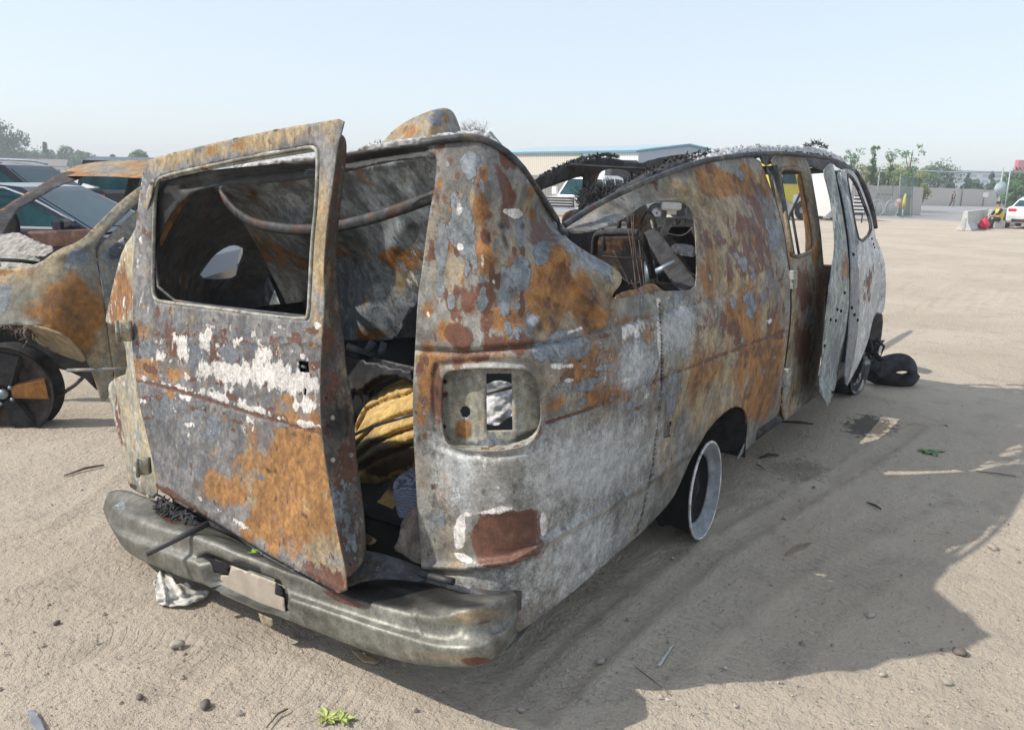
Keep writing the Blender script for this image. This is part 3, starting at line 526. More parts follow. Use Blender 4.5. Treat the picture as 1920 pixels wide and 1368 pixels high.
rdo = sheet('door_skin', RD_out, RD_f, M_rust2, DOOR, [RD_h, [(559, 676), (578, 678), (580, 698), (562, 697)], [(571, 725), (575, 730), (574, 741), (569, 740)]], sp=5, base=dict(O=.10, B=.20, L=.16, Y=.14, W=.14), blobs=RD_bl, rough=.007, smooth=1,
  creases=[([(255, 712), (330, 731), (430, 762), (520, 790), (601, 810)], 3.0, .012), ([(520, 662), (580, 662), (590, 700)], 3, -.004), ([(420, 655), (430, 690)], 40, .01), ([(253, 640), (420, 640), (605, 645)], 4, -.006), ([(300, 905), (400, 965), (500, 1025), (640, 1105)], 5, -.008),
   ([(450, 850), (520, 930)], 50, .02), ([(560, 800), (580, 960)], 30, -.015)], th=.003)
def fr(l, f, r, nm, mat, par, d=0, closed=True): tube(nm, lift(l, f, d), r, mat, par, seg=8, closed=closed, cat=1)
fr([(x+(3 if x < 440 else -3), y+(3 if y < 400 else -3)) for x, y in RD_h], RD_f, .0075, 'window_frame', M_pale, DOOR, .012)
# inner channel behind the glass opening
fr([(292, 350), (300, 335), (456, 303), (590, 281)], RD_f, .006, 'glass_channel', M_pale, DOOR, .03, False)
fr([(288, 470), (300, 560), (420, 577), (578, 594)], RD_f, .006, 'glass_channel', M_dark, DOOR, .035, False)
J_out = [(640, 252), (646, 256), (650, 268), (650, 294), (640, 377), (634, 425), (630, 496), (634, 559), (644, 622), (650, 700), (655, 715), (664, 774), (667, 845), (672, 880), (681, 940), (687, 1019), (685, 1045), (675, 1062), (650, 1086),
 (649, 1066), (638, 1019), (626, 956), (610, 861), (602, 798), (600, 720), (604, 634), (608, 575), (608, 496), (614, 417), (626, 338), (634, 271)]
J_f = Field([(647, 225, 't', 2.37), (634, 271, 't', 2.365), (650, 280, 't', 2.41), (608, 496, 't', 2.45), (634, 500, 't', 2.55), (602, 700, 't', 2.50), (652, 700, 't', 2.59), (626, 956, 't', 2.46), (682, 950, 't', 2.57), (650, 1070, 't', 2.455), (686, 1030, 't', 2.55)])
jamb = sheet('door_edge_flange', J_out, J_f, rust('burnt_edge_steel', scale=14, pal=dict(G0=(.07, .06, .05), G1=(.14, .13, .12))), DOOR, sp=5, base=dict(B=.42, Y=.3, L=.2),
  blobs=[('Y', 640, 420, 8, 160, 0, .6), ('K', 635, 790, 30, 40, 0, .7), ('L', 640, 950, 26, 60, 0, .6), ('B', 650, 870, 26, 50, 0, .8), ('B', 620, 640, 20, 60, 0, .6), ('L', 660, 1000, 20, 50, 0, .6)], rough=.003,
  creases=[([(625, 840), (645, 848), (668, 843)], 3, .012)])
for px, py in ((624, 783), (624, 862), (658, 853)): q = CAMP+ray(px, py)*(J_f.t(px, py)[0]-.004); tube('bolt', [q, q-ray(px, py)*.004], .008, M_pale, DOOR)
for px, py in ((611, 746), (615, 798), (656, 1058)): q = CAMP+ray(px, py)*(J_f.t(px, py)[0]-.001); tube('screw_hole', [q, q-ray(px, py)*.0015], .005, M_black, DOOR)
q = CAMP+ray(383, 766)*(RD_f.t(383, 766)[0]); tube('bolt', [q, q-ray(383, 766)*.006], .009, M_pale, DOOR)
q = CAMP+ray(575, 690)*(RD_f.t(575, 690)[0]+.02); tube('latch', [q, q+np.array([-.002, .02, .004])], .005, M_dark, DOOR)
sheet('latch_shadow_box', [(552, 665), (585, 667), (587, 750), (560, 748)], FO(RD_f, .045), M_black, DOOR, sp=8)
# inner skin of the door, lower half
sheet('inner_panel', [(258, 625), (600, 640), (620, 720), (620, 870), (640, 1000), (645, 1075), (500, 1020), (300, 895), (268, 700)], FO(RD_f, .05), M_dark, DOOR, sp=16)
# hinges
for (px, py, w, h) in ((234, 620, 17, 19), (271, 873, 14, 16)):
    q = CAMP+ray(px, py)*3.24; s = 3.24/FPX
    b = bmesh.new(); box_bm(b, q, (w*1.5*s, .03, h*2*s), YAW-math.pi/2); hb = fin('hinge', b, M_pale, DOOR, bev=.003)
    tube('hinge_pin', [q+np.array([-.03, 0, h*s*1.1]), q+np.array([-.03, 0, -h*s*1.1])], .008, M_pale, hb)
    paint(hb, np.zeros((len(hb.data.vertices), 2)), dict(Y=.55, W=.3), [])

# ---- left rear quarter
L_f = Field([(251, 437, 'x', .06), (250, 640, 'x', .03), (292, 934, 'x', .0), (198, 600, 'x', .22), (204, 720, 'x', .2), (240, 900, 'x', .1), (231, 464, 'x', .1)])
sheet('left_quarter_panel', [(285, 330), (262, 400), (251, 437), (231, 464), (216, 516), (204, 570), (198, 598), (199, 606), (217, 609), (222, 636), (234, 640), (240, 700), (222, 706), (205, 717), (202, 733), (215, 790), (228, 840), (239, 885), (238, 902), (247, 916), (275, 930), (293, 936),
  (300, 893), (290, 837), (270, 758), (262, 711), (258, 660), (256, 600), (256, 520), (265, 430), (290, 345)], L_f, M_pale, VAN, sp=5, base=dict(Y=.45, W=.3, O=.1), blobs=[('O', 225, 560, 24, 70, 10, .9), ('Y', 240, 500, 20, 60, 0, .8), ('W', 222, 720, 24, 14, 0, .5), ('B', 225, 790, 8, 60, -8, .6), ('K', 250, 912, 10, 6, 0, .9), ('W', 260, 890, 20, 30, 0, .5)],
  creases=[([(222, 720), (236, 800), (262, 880)], 6, -.02), ([(240, 885), (292, 900)], 4, .015)], rough=.006)

# ---- bumper: longitudinal lines at real distances behind the body, skinned into one pressed section
def catmull(P, n):
    P = np.asarray(P, float); Q = np.r_[[2*P[0]-P[1]], P, [2*P[-1]-P[-2]]]; o = []
    for u in np.linspace(0, len(P)-1, n):
        i = min(int(u), len(P)-2); t = u-i; a, b, c, d = Q[i:i+4]
        o.append(.5*((2*b)+(c-a)*t+(2*a-5*b+4*c-d)*t*t+(3*b-a-3*c+d)*t**3))
    return np.array(o)
def bumper():
    A = [(203, 922), (235, 918), (292, 938), (392, 985), (480, 1022), (545, 1050), (645, 1078), (725, 1072), (800, 1085), (870, 1108), (925, 1112), (966, 1112)]
    B = [(197, 936), (222, 960), (285, 985), (385, 1010), (475, 1043), (545, 1069), (650, 1109), (725, 1136), (802, 1153), (875, 1138), (935, 1124), (969, 1118)]
    M = [(193, 952), (216, 986), (288, 1016), (370, 1043), (470, 1082), (547, 1110), (645, 1143), (725, 1170), (807, 1193), (880, 1196), (930, 1181), (971, 1140)]
    Cc = [(196, 964), (218, 998), (288, 1029), (372, 1059), (470, 1099), (548, 1124), (643, 1155), (725, 1184), (807, 1209), (880, 1214), (935, 1194), (971, 1156)]
    D = [(208, 990), (240, 1036), (293, 1065), (390, 1103), (478, 1143), (542, 1167), (643, 1207), (725, 1235), (807, 1251), (885, 1251), (935, 1228), (966, 1190)]
    xs = {0: [-.02, -.02, -.02, -.02, -.02, -.01, .0, .02, .03, .03, .04, .07], 1: [-.05, -.13, -.18, -.20, -.20, -.20, -.20, -.20, -.20, -.18, -.10, .02]}
    off = [None, 0, -.012, -.042, -.034]
    lines = []
    for j, L in enumerate((A, B, M, Cc, D)):
        pts = []
        for k, (x, y) in enumerate(L):
            xx = xs[0][k] if j == 0 else xs[1][k]+off[j]*(1 if 0 < k < 11 else .5)
            q = on(x, y, 'x', xx); pts.append(q)
        lines.append(catmull(pts, 180))
    E = lines[-1]+np.array([.10, 0, .0]); E[:, 2] -= .005; lines.append(E)
    n = 180; rows = []
    seg = [(0, 1, 8), (1, 2, 5), (2, 3, 3), (3, 4, 8), (4, 5, 4)]
    R = []
    for a, b, m in seg:
        for i in range(m): R.append(lines[a]*(1-i/m)+lines[b]*i/m)
    R.append(lines[-1]); R = np.array(R)
    for _ in range(1): R[1:-1] = R[1:-1]*.5+.25*(R[:-2]+R[2:])     # rounded folds
    R[11:13, :, 0] += 0
    m = len(R); V = R.transpose(1, 0, 2).reshape(-1, 3)
    d = V-CAMP; z = d @ Fv; P = np.c_[960+FPX*(d @ Rv)/z, 684-FPX*(d @ Uv)/z]
    rec = pip(P, chaikin([(366, 1036), (440, 1052), (520, 1086), (537, 1104), (541, 1175), (478, 1150), (412, 1120), (384, 1085)], 1)) & (np.tile(np.arange(m), n) < 24)
    V[rec, 0] += .05
    cap = np.exp(-(((P[:, 0]-858)/12)**2+((P[:, 1]-1178)/16)**2)); V[:, 0] += .02*cap
    ridge = np.exp(-((P[:, 0]-778-(P[:, 1]-1160)*.2)/5)**2)*(P[:, 1] > 1120)*(P[:, 1] < 1200); V[:, 0] += .010*ridge
    V = V+bump_field(V, .0025, 5)[:, None]
    F = [(i*m+j, i*m+j+1, (i+1)*m+j+1, (i+1)*m+j) for i in range(n-1) for j in range(m-1)]
    o = link('bumper', V, F, M_bump, VAN); solid(o, .003, -1)
    paint(o, P, dict(Y=.10, O=.0, B=.05, L=.12), [('Y', 895, 1155, 60, 16, -8, .8), ('B', 900, 1165, 40, 6, -8, .5), ('Y', 830, 1232, 160, 10, 4, .65), ('K', 800, 1110, 130, 22, 12, .66), ('K', 700, 1112, 120, 22, 14, .8), ('K', 850, 1128, 90, 14, 6, .7), ('L', 740, 1080, 90, 16, 10, .5), ('B', 640, 1120, 50, 10, 20, .6),
     ('B', 320, 970, 30, 12, 20, .7), ('B', 900, 1240, 50, 12, 0, .6), ('B', 780, 1238, 100, 6, 6, .5), ('L', 230, 950, 30, 16, 20, .5), ('K', 420, 1010, 60, 8, 25, .45), ('K', 930, 1200, 20, 30, 0, .5)])
    return o
bump = bumper()
sheet('number_plate_bracket', [(434, 1060), (519, 1092), (519, 1112), (532, 1120), (536, 1158), (480, 1142), (412, 1112), (414, 1078), (428, 1078)], Field([(434, 1060, 'x', -.200), (519, 1092, 'x', -.200), (536, 1158, 'x', -.200), (412, 1110, 'x', -.200)]), plain('bare_plate', (.40, .345, .28), .6, .1, .12, 14, .2), bump, sp=6, rough=.001, smooth=0)
for q4 in ([(378, 1041), (431, 1058), (427, 1077), (390, 1070)], [(517, 1091), (529, 1103), (532, 1119), (515, 1113)]):
    sheet('bumper_slot', q4, Field([(378, 1041, 'x', -.203), (431, 1058, 'x', -.203), (532, 1119, 'x', -.203), (517, 1091, 'x', -.203), (390, 1072, 'x', -.203)]), M_black, bump, sp=6, rough=0, smooth=0, th=.001)
sheet('hanging_tab', [(484, 1148), (510, 1158), (512, 1172), (506, 1176), (490, 1168)], Field([(484, 1148, 'x', -.2), (510, 1172, 'x', -.2), (512, 1150, 'x', -.2)]), M_pale, VAN, sp=4, base=dict(Y=.5))
for px, py in ((225, 975), (277, 965), (688, 1092), (752, 1102), (832, 1115), (604, 1163)): 
    pass

# ---- rear opening header, roof remains
H_f = Field([(290, 400, 'x', .03), (350, 330, 'x', .04), (600, 310, 'x', .04), (800, 280, 'x', .03), (830, 262, 'x', .03), (300, 500, 'x', .03)])
sheet('roof_header', [(283, 430), (290, 372), (305, 345), (354, 323), (433, 315), (516, 308), (595, 297), (652, 286), (720, 277), (790, 267), (832, 262), (824, 290), (812, 300), (800, 294), (720, 305), (652, 322), (595, 333), (516, 343), (433, 346), (380, 352), (345, 372), (312, 415), (294, 460), (285, 500)],
  H_f, M_dark, VAN, sp=6, base=dict(K=.62, L=.2, B=.2), blobs=[('W', 560, 303, 120, 4, -8, .4), ('Y', 330, 360, 30, 12, -40, .5)], creases=[([(345, 352), (433, 330), (595, 314), (720, 292), (800, 280)], 5, .03)], rough=.006)
sheet('rear_pillar_trim', [(300, 440), (322, 372), (356, 335), (370, 345), (345, 385), (318, 430), (300, 470)], Field([(300, 440, 'x', .10), (356, 335, 'x', .12), (318, 430, 'x', .12)]), M_rust, VAN, sp=6, base=dict(O=.5, Y=.4))
# charred roof rim lip
sheet('roof_edge', [(440, 312), (520, 300), (600, 290), (660, 282), (690, 272), (740, 264), (800, 256), (870, 246), (905, 247), (930, 262), (960, 290), (930, 272), (880, 262), (830, 266), (700, 283), (560, 305), (450, 322)],
  Field([(440, 316, 'x', .06), (700, 272, 'x', .07), (870, 252, 'x', .12), (950, 280, 'y', -.8)]), M_ash, VAN, sp=6, rag=2.2, rough=.01, sc=12)
flap = sheet('bent_roof_flap', [(714, 276), (722, 262), (733, 248), (763, 226), (802, 209), (828, 202), (843, 204), (853, 214), (862, 238), (866, 252), (850, 256), (813, 262), (763, 270)],
  Field([(714, 276, 'x', .14), (763, 226, 'x', .25), (802, 230, 'x', .10), (828, 202, 'x', .22), (862, 238, 'x', .30), (866, 252, 'x', .28), (813, 262, 'x', .10)]), M_rust2, VAN, sp=5, base=dict(Y=.5, O=.3), blobs=[('Y', 760, 245, 40, 20, -20, .9), ('O', 770, 245, 20, 14, 0, .8), ('L', 820, 225, 16, 24, 0, .6), ('O', 840, 222, 12, 14, 0, .6)])
sheet('torn_roof_strip', [(905, 262), (918, 246), (921, 246), (930, 258), (945, 274), (925, 268)], Field([(905, 262, 'x', .2), (921, 246, 'x', .25), (945, 274, 'x', .2)]), M_inner, VAN, sp=4)
# main sagging roof sheet seen from the back, hanging inside
I_f = Field([(440, 350, 'x', .35), (700, 330, 'x', .30), (805, 320, 'x', .22), (560, 430, 'x', .50), (800, 400, 'x', .32), (464, 429, 'x', .75), (551, 598, 'x', 1.05), (646, 640, 'x', .85), (746, 638, 'x', .75), (784, 545, 'x', .6), (640, 500, 'x', .78), (700, 560, 'x', .70), (600, 350, 'x', .38)])
sheet('fallen_roof_sheet', [(405, 340), (520, 335), (650, 318), (760, 300), (812, 292), (850, 300), (852, 420), (840, 540), (790, 560), (763, 594), (748, 637), (700, 640), (646, 641), (600, 612), (551, 598), (516, 527), (464, 429), (430, 385)], I_f, M_inner, VAN, sp=7,
  base=dict(L=.34, O=.16, B=.10, Y=.16, K=.12), blobs=[('G', 640, 400, 120, 40, 0, .35), ('G', 560, 380, 70, 24, 0, .5), ('G', 720, 560, 60, 60, 0, .45), ('O', 640, 470, 90, 20, 10, .55), ('K', 480, 360, 30, 16, 0, .5), ('O', 510, 475, 60, 18, 20, .95), ('Y', 480, 460, 34, 24, 20, .8), ('O', 560, 490, 26, 14, 10, .95), ('O', 750, 485, 40, 22, 0, .9), ('Y', 760, 530, 30, 50, 0, .75), ('W', 775, 510, 18, 40, 0, .55), ('O', 700, 625, 34, 10, 0, .9), ('O', 560, 580, 14, 34, 0, .8), ('O', 470, 365, 20, 12, 20, .7), ('L', 640, 540, 90, 90, 0, .6), ('L', 560, 370, 60, 30, 0, .4), ('Y', 690, 560, 14, 22, 0, .7), ('W', 600, 365, 30, 26, 0, .34)],
  creases=[([(672, 470), (660, 560), (652, 636)], 5, .03), ([(560, 430), (600, 600)], 22, -.03), ([(480, 440), (560, 520)], 14, .03), ([(760, 420), (700, 520), (680, 620)], 18, -.03)], rough=.015, sc=2.5)
sheet('inner_side_panel', [(443, 470), (470, 455), (505, 520), (533, 590), (545, 640), (440, 640)], Field([(443, 470, 'x', 1.3), (533, 590, 'x', 1.1), (440, 640, 'x', 1.3)]), M_inner, VAN, sp=8, base=dict(K=.5, L=.35), blobs=[('W', 500, 560, 14, 20, 0, .4)])
tube('roof_bow', lift([(404, 352), (413, 362), (437, 393), (460, 410), (480, 420), (535, 430), (587, 431), (634, 425), (714, 405), (805, 372), (830, 362)], Field([(413, 362, 'x', .42), (535, 430, 'x', .30), (634, 425, 'x', .26), (805, 372, 'x', .20), (460, 600, 'x', .4)])), .013, M_dark, VAN, seg=8, flat=1.6, cat=2)
paint(bpy.data.objects['roof_bow'], np.zeros((len(bpy.data.objects['roof_bow'].data.vertices), 2)), dict(K=.35, B=.4), [])
for (a, b) in (((540, 422), (532, 340)), ((655, 405), (700, 330)),): pass
# floor, walls
def wpoly(name, pts, hl, mp, mat, sp=.12, base={}, th=.01, rough=.01, par=VAN, blobs=(), rag=0):
    P, T = tri(pts, hl, sp, 0, rag); X = np.array([mp(u, v_) for u, v_ in P]); X = X+np.c_[[0*X[:, 0]]*3].T*0
    if rough: b = bump_field(X, rough, 4); X[:, 1] += b; X[:, 2] += b*.5
    o = link(name, X, T, mat, par); paint(o, P*100, base, blobs); solid(o, th, 0); return o
wpoly('floor_pan', [(.14, -.55), (.4, -.86), (5.0, -.86), (5.0, .86), (.14, .86)], [], lambda x, y: (x, y, .40-.06*y), M_black, base=dict(K=.8, B=.3))
b = bmesh.new(); box_bm(b, (.055, -.86, .33), (.11, .14, .08)); fin('bracket_sun_block', b, M_dark, VAN, bev=.01)  # hidden box added at the bumper end to close a sunlit gap
b = bmesh.new(); box_bm(b, (.22, 0, .30), (.2, 1.76, .2)); fin('crossmember_sun_block', b, M_black, VAN)  # unseen crossmember added to stop sun passing under the rear floor
b = bmesh.new(); box_bm(b, (.75, -.62, .28), (1.0, .5, .16)); fin('floor_box', b, M_black, VAN)
wpoly('roof_panel', [(3.1, -.70), (4.6, -.72), (4.6, .70), (3.1, .70)], [], lambda x, y: (x, y, 1.735-.03*(1-(y/.76)**2)), M_soot, sp=.12, rough=.012)
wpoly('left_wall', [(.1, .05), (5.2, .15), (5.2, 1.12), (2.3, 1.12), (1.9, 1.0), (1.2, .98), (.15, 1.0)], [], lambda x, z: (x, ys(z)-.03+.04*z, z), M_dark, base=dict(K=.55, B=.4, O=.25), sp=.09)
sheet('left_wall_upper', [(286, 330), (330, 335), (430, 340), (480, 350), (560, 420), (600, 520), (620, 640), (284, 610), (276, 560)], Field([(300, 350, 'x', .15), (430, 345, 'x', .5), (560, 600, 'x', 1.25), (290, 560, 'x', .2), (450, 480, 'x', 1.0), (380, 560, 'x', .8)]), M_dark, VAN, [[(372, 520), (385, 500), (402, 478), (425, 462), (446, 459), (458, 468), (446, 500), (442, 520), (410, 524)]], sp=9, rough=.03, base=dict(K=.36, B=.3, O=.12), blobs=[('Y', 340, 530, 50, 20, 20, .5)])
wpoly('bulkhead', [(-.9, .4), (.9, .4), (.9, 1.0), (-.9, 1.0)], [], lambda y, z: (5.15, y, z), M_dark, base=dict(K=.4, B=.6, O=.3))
sheet('rear_sill', [(655, 1030), (700, 1032), (760, 1050), (795, 1066), (800, 1092), (740, 1085), (690, 1085), (640, 1105), (520, 1060), (420, 990), (300, 925), (330, 905)], Field([(700, 1040, 'z', .40), (795, 1080, 'z', .37), (740, 1085, 'z', .36), (330, 920, 'z', .28), (520, 1040, 'z', .33)]), M_dark, VAN, sp=8, base=dict(L=.3, K=.2, Y=.2), rough=.006)
tube('door_seal_lip', lift([(690, 1040), (740, 1056), (790, 1075), (850, 1090)], Field([(690, 1040, 'x', -.0), (790, 1075, 'x', -.02), (850, 1090, 'x', -.02), (700, 900, 'x', 0)])), .012, M_dark, VAN, cat=1)

# ---- side cargo door (rear leaf), still shut
D1_f = Field([(2.7, -.985, .5), (3.4, -.985, .5), (2.7, -1.0, .9), (3.5, -1.0, .9), (2.65, -.93, 1.35), (3.4, -.93, 1.35), (2.6, -.79, 1.74), (3.3, -.79, 1.74)])
D1_out = [(1445, 291), (1480, 293), (1508, 295), (1516, 305), (1522, 330), (1528, 363), (1539, 432), (1542, 469), (1547, 520), (1547, 600), (1541, 660), (1531, 719), (1517, 748), (1490, 775), (1466, 793), (1468, 723), (1474, 690), (1479, 650), (1485, 600), (1486, 560), (1484, 510), (1480, 486), (1473, 436), (1458, 379), (1450, 330)]
D1_h = [(1459, 316), (1470, 312), (1500, 315), (1507, 326), (1514, 365), (1520, 404), (1527, 453), (1525, 475), (1483, 488), (1477, 461), (1470, 415), (1464, 370), (1457, 334)]
d1 = empty('side_door', (0, 0, 0), None, None); d1.parent = VAN; d1.location = Vector((3.5, -1.0, .3))-VAN.location; d1['label'] = 'ochre and rust cargo door standing shut'
sheet('door_skin', D1_out, D1_f, M_rust, d1, [D1_h], sp=5, base=dict(Y=.52, O=.28, B=.2, L=.1), blobs=[('O', 1540, 560, 10, 60, 0, .9), ('O', 1530, 470, 14, 30, 0, .8), ('B', 1505, 540, 20, 50, 0, .7), ('Y', 1480, 620, 12, 80, 0, .8), ('B', 1505, 640, 20, 40, 0, .8), ('L', 1518, 590, 14, 30, 0, .55), ('Y', 1485, 302, 30, 8, 0, .8)],
  creases=[([(1485, 590), (1547, 565)], 3, .01), ([(1480, 690), (1535, 660)], 3, .01)], rough=.004)
fr([(x+(3 if x < 1490 else -2), y+(3 if y < 400 else -3)) for x, y in D1_h], D1_f, .012, 'window_frame', rust('rusty_orange_frame', pal=dict(G0=(.15, .12, .08), G1=(.28, .22, .13))), d1, .015)
sheet('window_inner_edge', [(1506, 322), (1514, 365), (1520, 404), (1527, 453), (1524, 476), (1510, 479), (1511, 440), (1506, 400), (1500, 360), (1494, 330)], FO(D1_f, .05), M_rust, d1, sp=5, base=dict(O=.75, Y=.4))
for a, b in (((1462, 325), (1492, 500)), ((1506, 350), (1474, 420)), ((1484, 395), (1500, 488))): tube('bent_window_rod', lift([a, b], FO(D1_f, .08)), .008, M_soot, d1)
for py in (517, 531): 
    q = lift([(1487, py)], D1_f, -.012)[0]; box('door_hinge', q, (.07, .03, .06), M_pale, d1, bev=.004)
q = lift([(1475, 707)], D1_f, -.012)[0]; box('door_hinge', q, (.07, .03, .11), M_pale, d1, bev=.004)
# ---- front leaf of the cargo door, swung open, seen nearly edge on
D2_f = Field([(1561, 303, 'y', -.92), (1594, 543, 'y', -1.04), (1551, 567, 'y', -1.13), (1553, 764, 'y', -1.12), (1569, 715, 'y', -1.05), (1545, 320, 'y', -.95), (1582, 412, 'y', -.98)])
d2 = empty('open_side_door', (0, 0, 0), None, None); d2.parent = VAN; d2.location = Vector((3.9, -1.05, .3))-VAN.location; d2['label'] = 'pale greenish cargo door leaf swung open'
sheet('door_skin', [(1561, 304), (1566, 325), (1573, 363), (1582, 412), (1590, 469), (1594, 543), (1590, 592), (1582, 649), (1569, 715), (1560, 745), (1553, 764), (1545, 748), (1535, 731), (1541, 674), (1545, 617), (1551, 567), (1557, 518), (1565, 469), (1563, 424), (1557, 375), (1551, 350), (1543, 322), (1550, 312)],
  D2_f, rust('pale_green_steel', scale=6, amp=.9, pal=dict(G0=(.24, .28, .27), G1=(.40, .45, .43)), streak=(1, 1, 1)), d2, sp=4, base=dict(L=.42, Y=.2, W=.1), blobs=[('O', 1585, 500, 8, 40, 0, .6), ('W', 1562, 400, 10, 50, 0, .6), ('L', 1565, 650, 18, 80, 0, .6), ('Y', 1580, 420, 6, 50, 0, .5)], creases=[([(1575, 380), (1585, 480), (1575, 600), (1560, 700)], 3, .03)])
for px, py in ((1583, 549), (1569, 580), (1576, 583), (1556, 599), (1566, 601), (1545, 648), (1560, 735)):
    q = lift([(px, py)], D2_f, -.003)[0]; tube('door_hole', [q, q+np.array([.004, 0, 0])], .011, M_black, d2, seg=6)
# ---- pillar and cab door
C_f = Field([(1586, 322, 'y', -.82), (1602, 326, 'y', -.82), (1585, 727, 'y', -1.10), (1610, 608, 'y', -1.04), (1647, 440, 'y', -.92), (1661, 510, 'y', -.97), (1655, 567, 'y', -.98), (1600, 500, 'y', -1.03), (1631, 633, 'y', -1.03)])
cabd = empty('cab_door', (0, 0, 0), None, None); cabd.parent = VAN; cabd.location = Vector((4.3, -1.05, .3))-VAN.location; cabd['label'] = 'scorched white front passenger door'
C_h = [(1586, 326), (1594, 328), (1606, 346), (1619, 379), (1631, 412), (1633, 436), (1611, 456), (1602, 420), (1594, 371)]
sheet('door_skin', [(1576, 318), (1590, 316), (1604, 324), (1619, 360), (1633, 400), (1641, 440), (1648, 470), (1652, 500), (1653, 540), (1645, 572), (1634, 610), (1628, 640), (1612, 680), (1597, 708), (1586, 728), (1588, 690), (1597, 640), (1602, 600), (1604, 540), (1600, 470), (1592, 400), (1582, 350)],
  C_f, M_white, cabd, [C_h], sp=4, base=dict(W=.42, B=.12), blobs=[('B', 1630, 530, 10, 40, 10, .6), ('Y', 1620, 560, 10, 40, 0, .5), ('L', 1590, 350, 12, 30, -10, .9), ('L', 1606, 470, 6, 60, 0, .7), ('W', 1620, 620, 24, 60, 10, .55)])
sheet('door_edge', [(1573, 318), (1582, 350), (1594, 400), (1606, 470), (1612, 527), (1611, 600), (1603, 665), (1594, 703), (1586, 727), (1583, 700), (1592, 610), (1596, 500), (1590, 430), (1580, 370), (1570, 330)], FO(C_f, -.02), M_inner, cabd, sp=4, base=dict(L=.6, K=.2), blobs=[])
fr([(x, y+1) for x, y in C_h], C_f, .012, 'window_frame', M_dark, cabd, .02)
for px, py in ((1599, 477), (1596, 577), (1601, 590), (1607, 600)):
    q = lift([(px, py)], C_f, -.03)[0]; tube('door_hole', [q, q+np.array([.004, 0, 0])], .013, M_black, cabd, seg=6)
for px, py in ((1634, 448), (1637, 458), (1639, 464)):
    q = lift([(px, py)], C_f, -.004)[0]; tube('door_hole', [q, q+np.array([.004, 0, 0])], .010, M_black, cabd, seg=6)
sheet('front_fender', [(1641, 440), (1652, 470), (1659, 490), (1661, 520), (1661, 555), (1658, 580), (1652, 590), (1644, 584), (1636, 600), (1640, 580), (1650, 550), (1652, 510), (1646, 470)], Field([(1641, 440, 'x', 5.1), (1661, 520, 'x', 5.35), (1655, 640, 'x', 5.35), (1638, 600, 'y', -.97)]), M_white, VAN, sp=4, base=dict(W=.4, B=.3))
tube('windshield_pillar', lift([(1602, 322), (1622, 352), (1636, 395), (1641, 428)], Field([(1602, 322, 'y', -.80), (1641, 428, 'y', -.9), (1622, 352, 'y', -.83), (1600, 400, 'y', -.85)])), .022, M_dark, VAN, cat=1)
tube('door_pillar', [(2.68, -.80, 1.72), (2.74, -.90, 1.35), (2.76, -.93, 1.1), (2.78, -.93, .45)], .03, M_dark, VAN, cat=1)
tube('door_pillar', [(4.15, -.78, 1.72), (4.22, -.90, 1.35), (4.25, -.94, 1.1), (4.25, -.94, .45)], .035, M_dark, VAN, cat=1)
tube('side_sill', [(2.3, -.93, .33), (4.4, -.93, .31)], .05, M_dark, VAN)
# front roof rail with the bent drip rail end
RF = Field([(1422, 290, 'y', -.79), (1570, 302, 'y', -.78), (1600, 325, 'y', -.75), (1500, 280, 'y', -.6), (1450, 320, 'y', -.79)])
sheet('roof_rail', [(1422, 291), (1470, 289), (1520, 291), (1565, 297), (1590, 306), (1604, 322), (1596, 324), (1570, 314), (1560, 306), (1545, 322), (1535, 318), (1520, 312), (1450, 306), (1432, 312)], RF, M_dark, VAN, sp=5, base=dict(K=.5, B=.4), rag=.8)
# ---- far side frame seen through the windows
FS = Field([(997, 345, 'y', .72), (1100, 300, 'y', .72), (1200, 310, 'y', .74), (1345, 290, 'y', .74), (1080, 560, 'y', .92), (1300, 560, 'y', .92), (1080, 430, 'y', .88), (1300, 430, 'y', .88)])
sheet('far_roof_side', [(997, 340), (1025, 326), (1055, 313), (1095, 300), (1135, 294), (1162, 299), (1200, 307), (1222, 299), (1270, 290), (1345, 284), (1420, 282), (1420, 296), (1345, 302), (1310, 320), (1312, 420), (1320, 600), (1000, 600), (1000, 560), (1040, 440), (1000, 372)], FS, M_dark, VAN,
  [[(1004, 360), (1060, 340), (1088, 331), (1095, 334), (1086, 380), (1078, 432), (1020, 434), (1010, 400)], [(1122, 330), (1130, 319), (1150, 316), (1176, 319), (1184, 328), (1186, 350), (1184, 380), (1190, 432), (1112, 434), (1108, 400), (1114, 360)], [(1207, 326), (1218, 318), (1240, 316), (1300, 318), (1304, 404), (1236, 408), (1212, 400)]],
  sp=6, base=dict(K=.45, B=.35), blobs=[('O', 1200, 425, 16, 26, 0, 1), ('O', 1150, 470, 60, 26, 0, .9), ('Y', 1140, 450, 20, 10, 0, .6), ('B', 1120, 500, 60, 30, 0, .7), ('K', 1090, 460, 16, 60, 0, .9)], rag=.5, rough=.01)
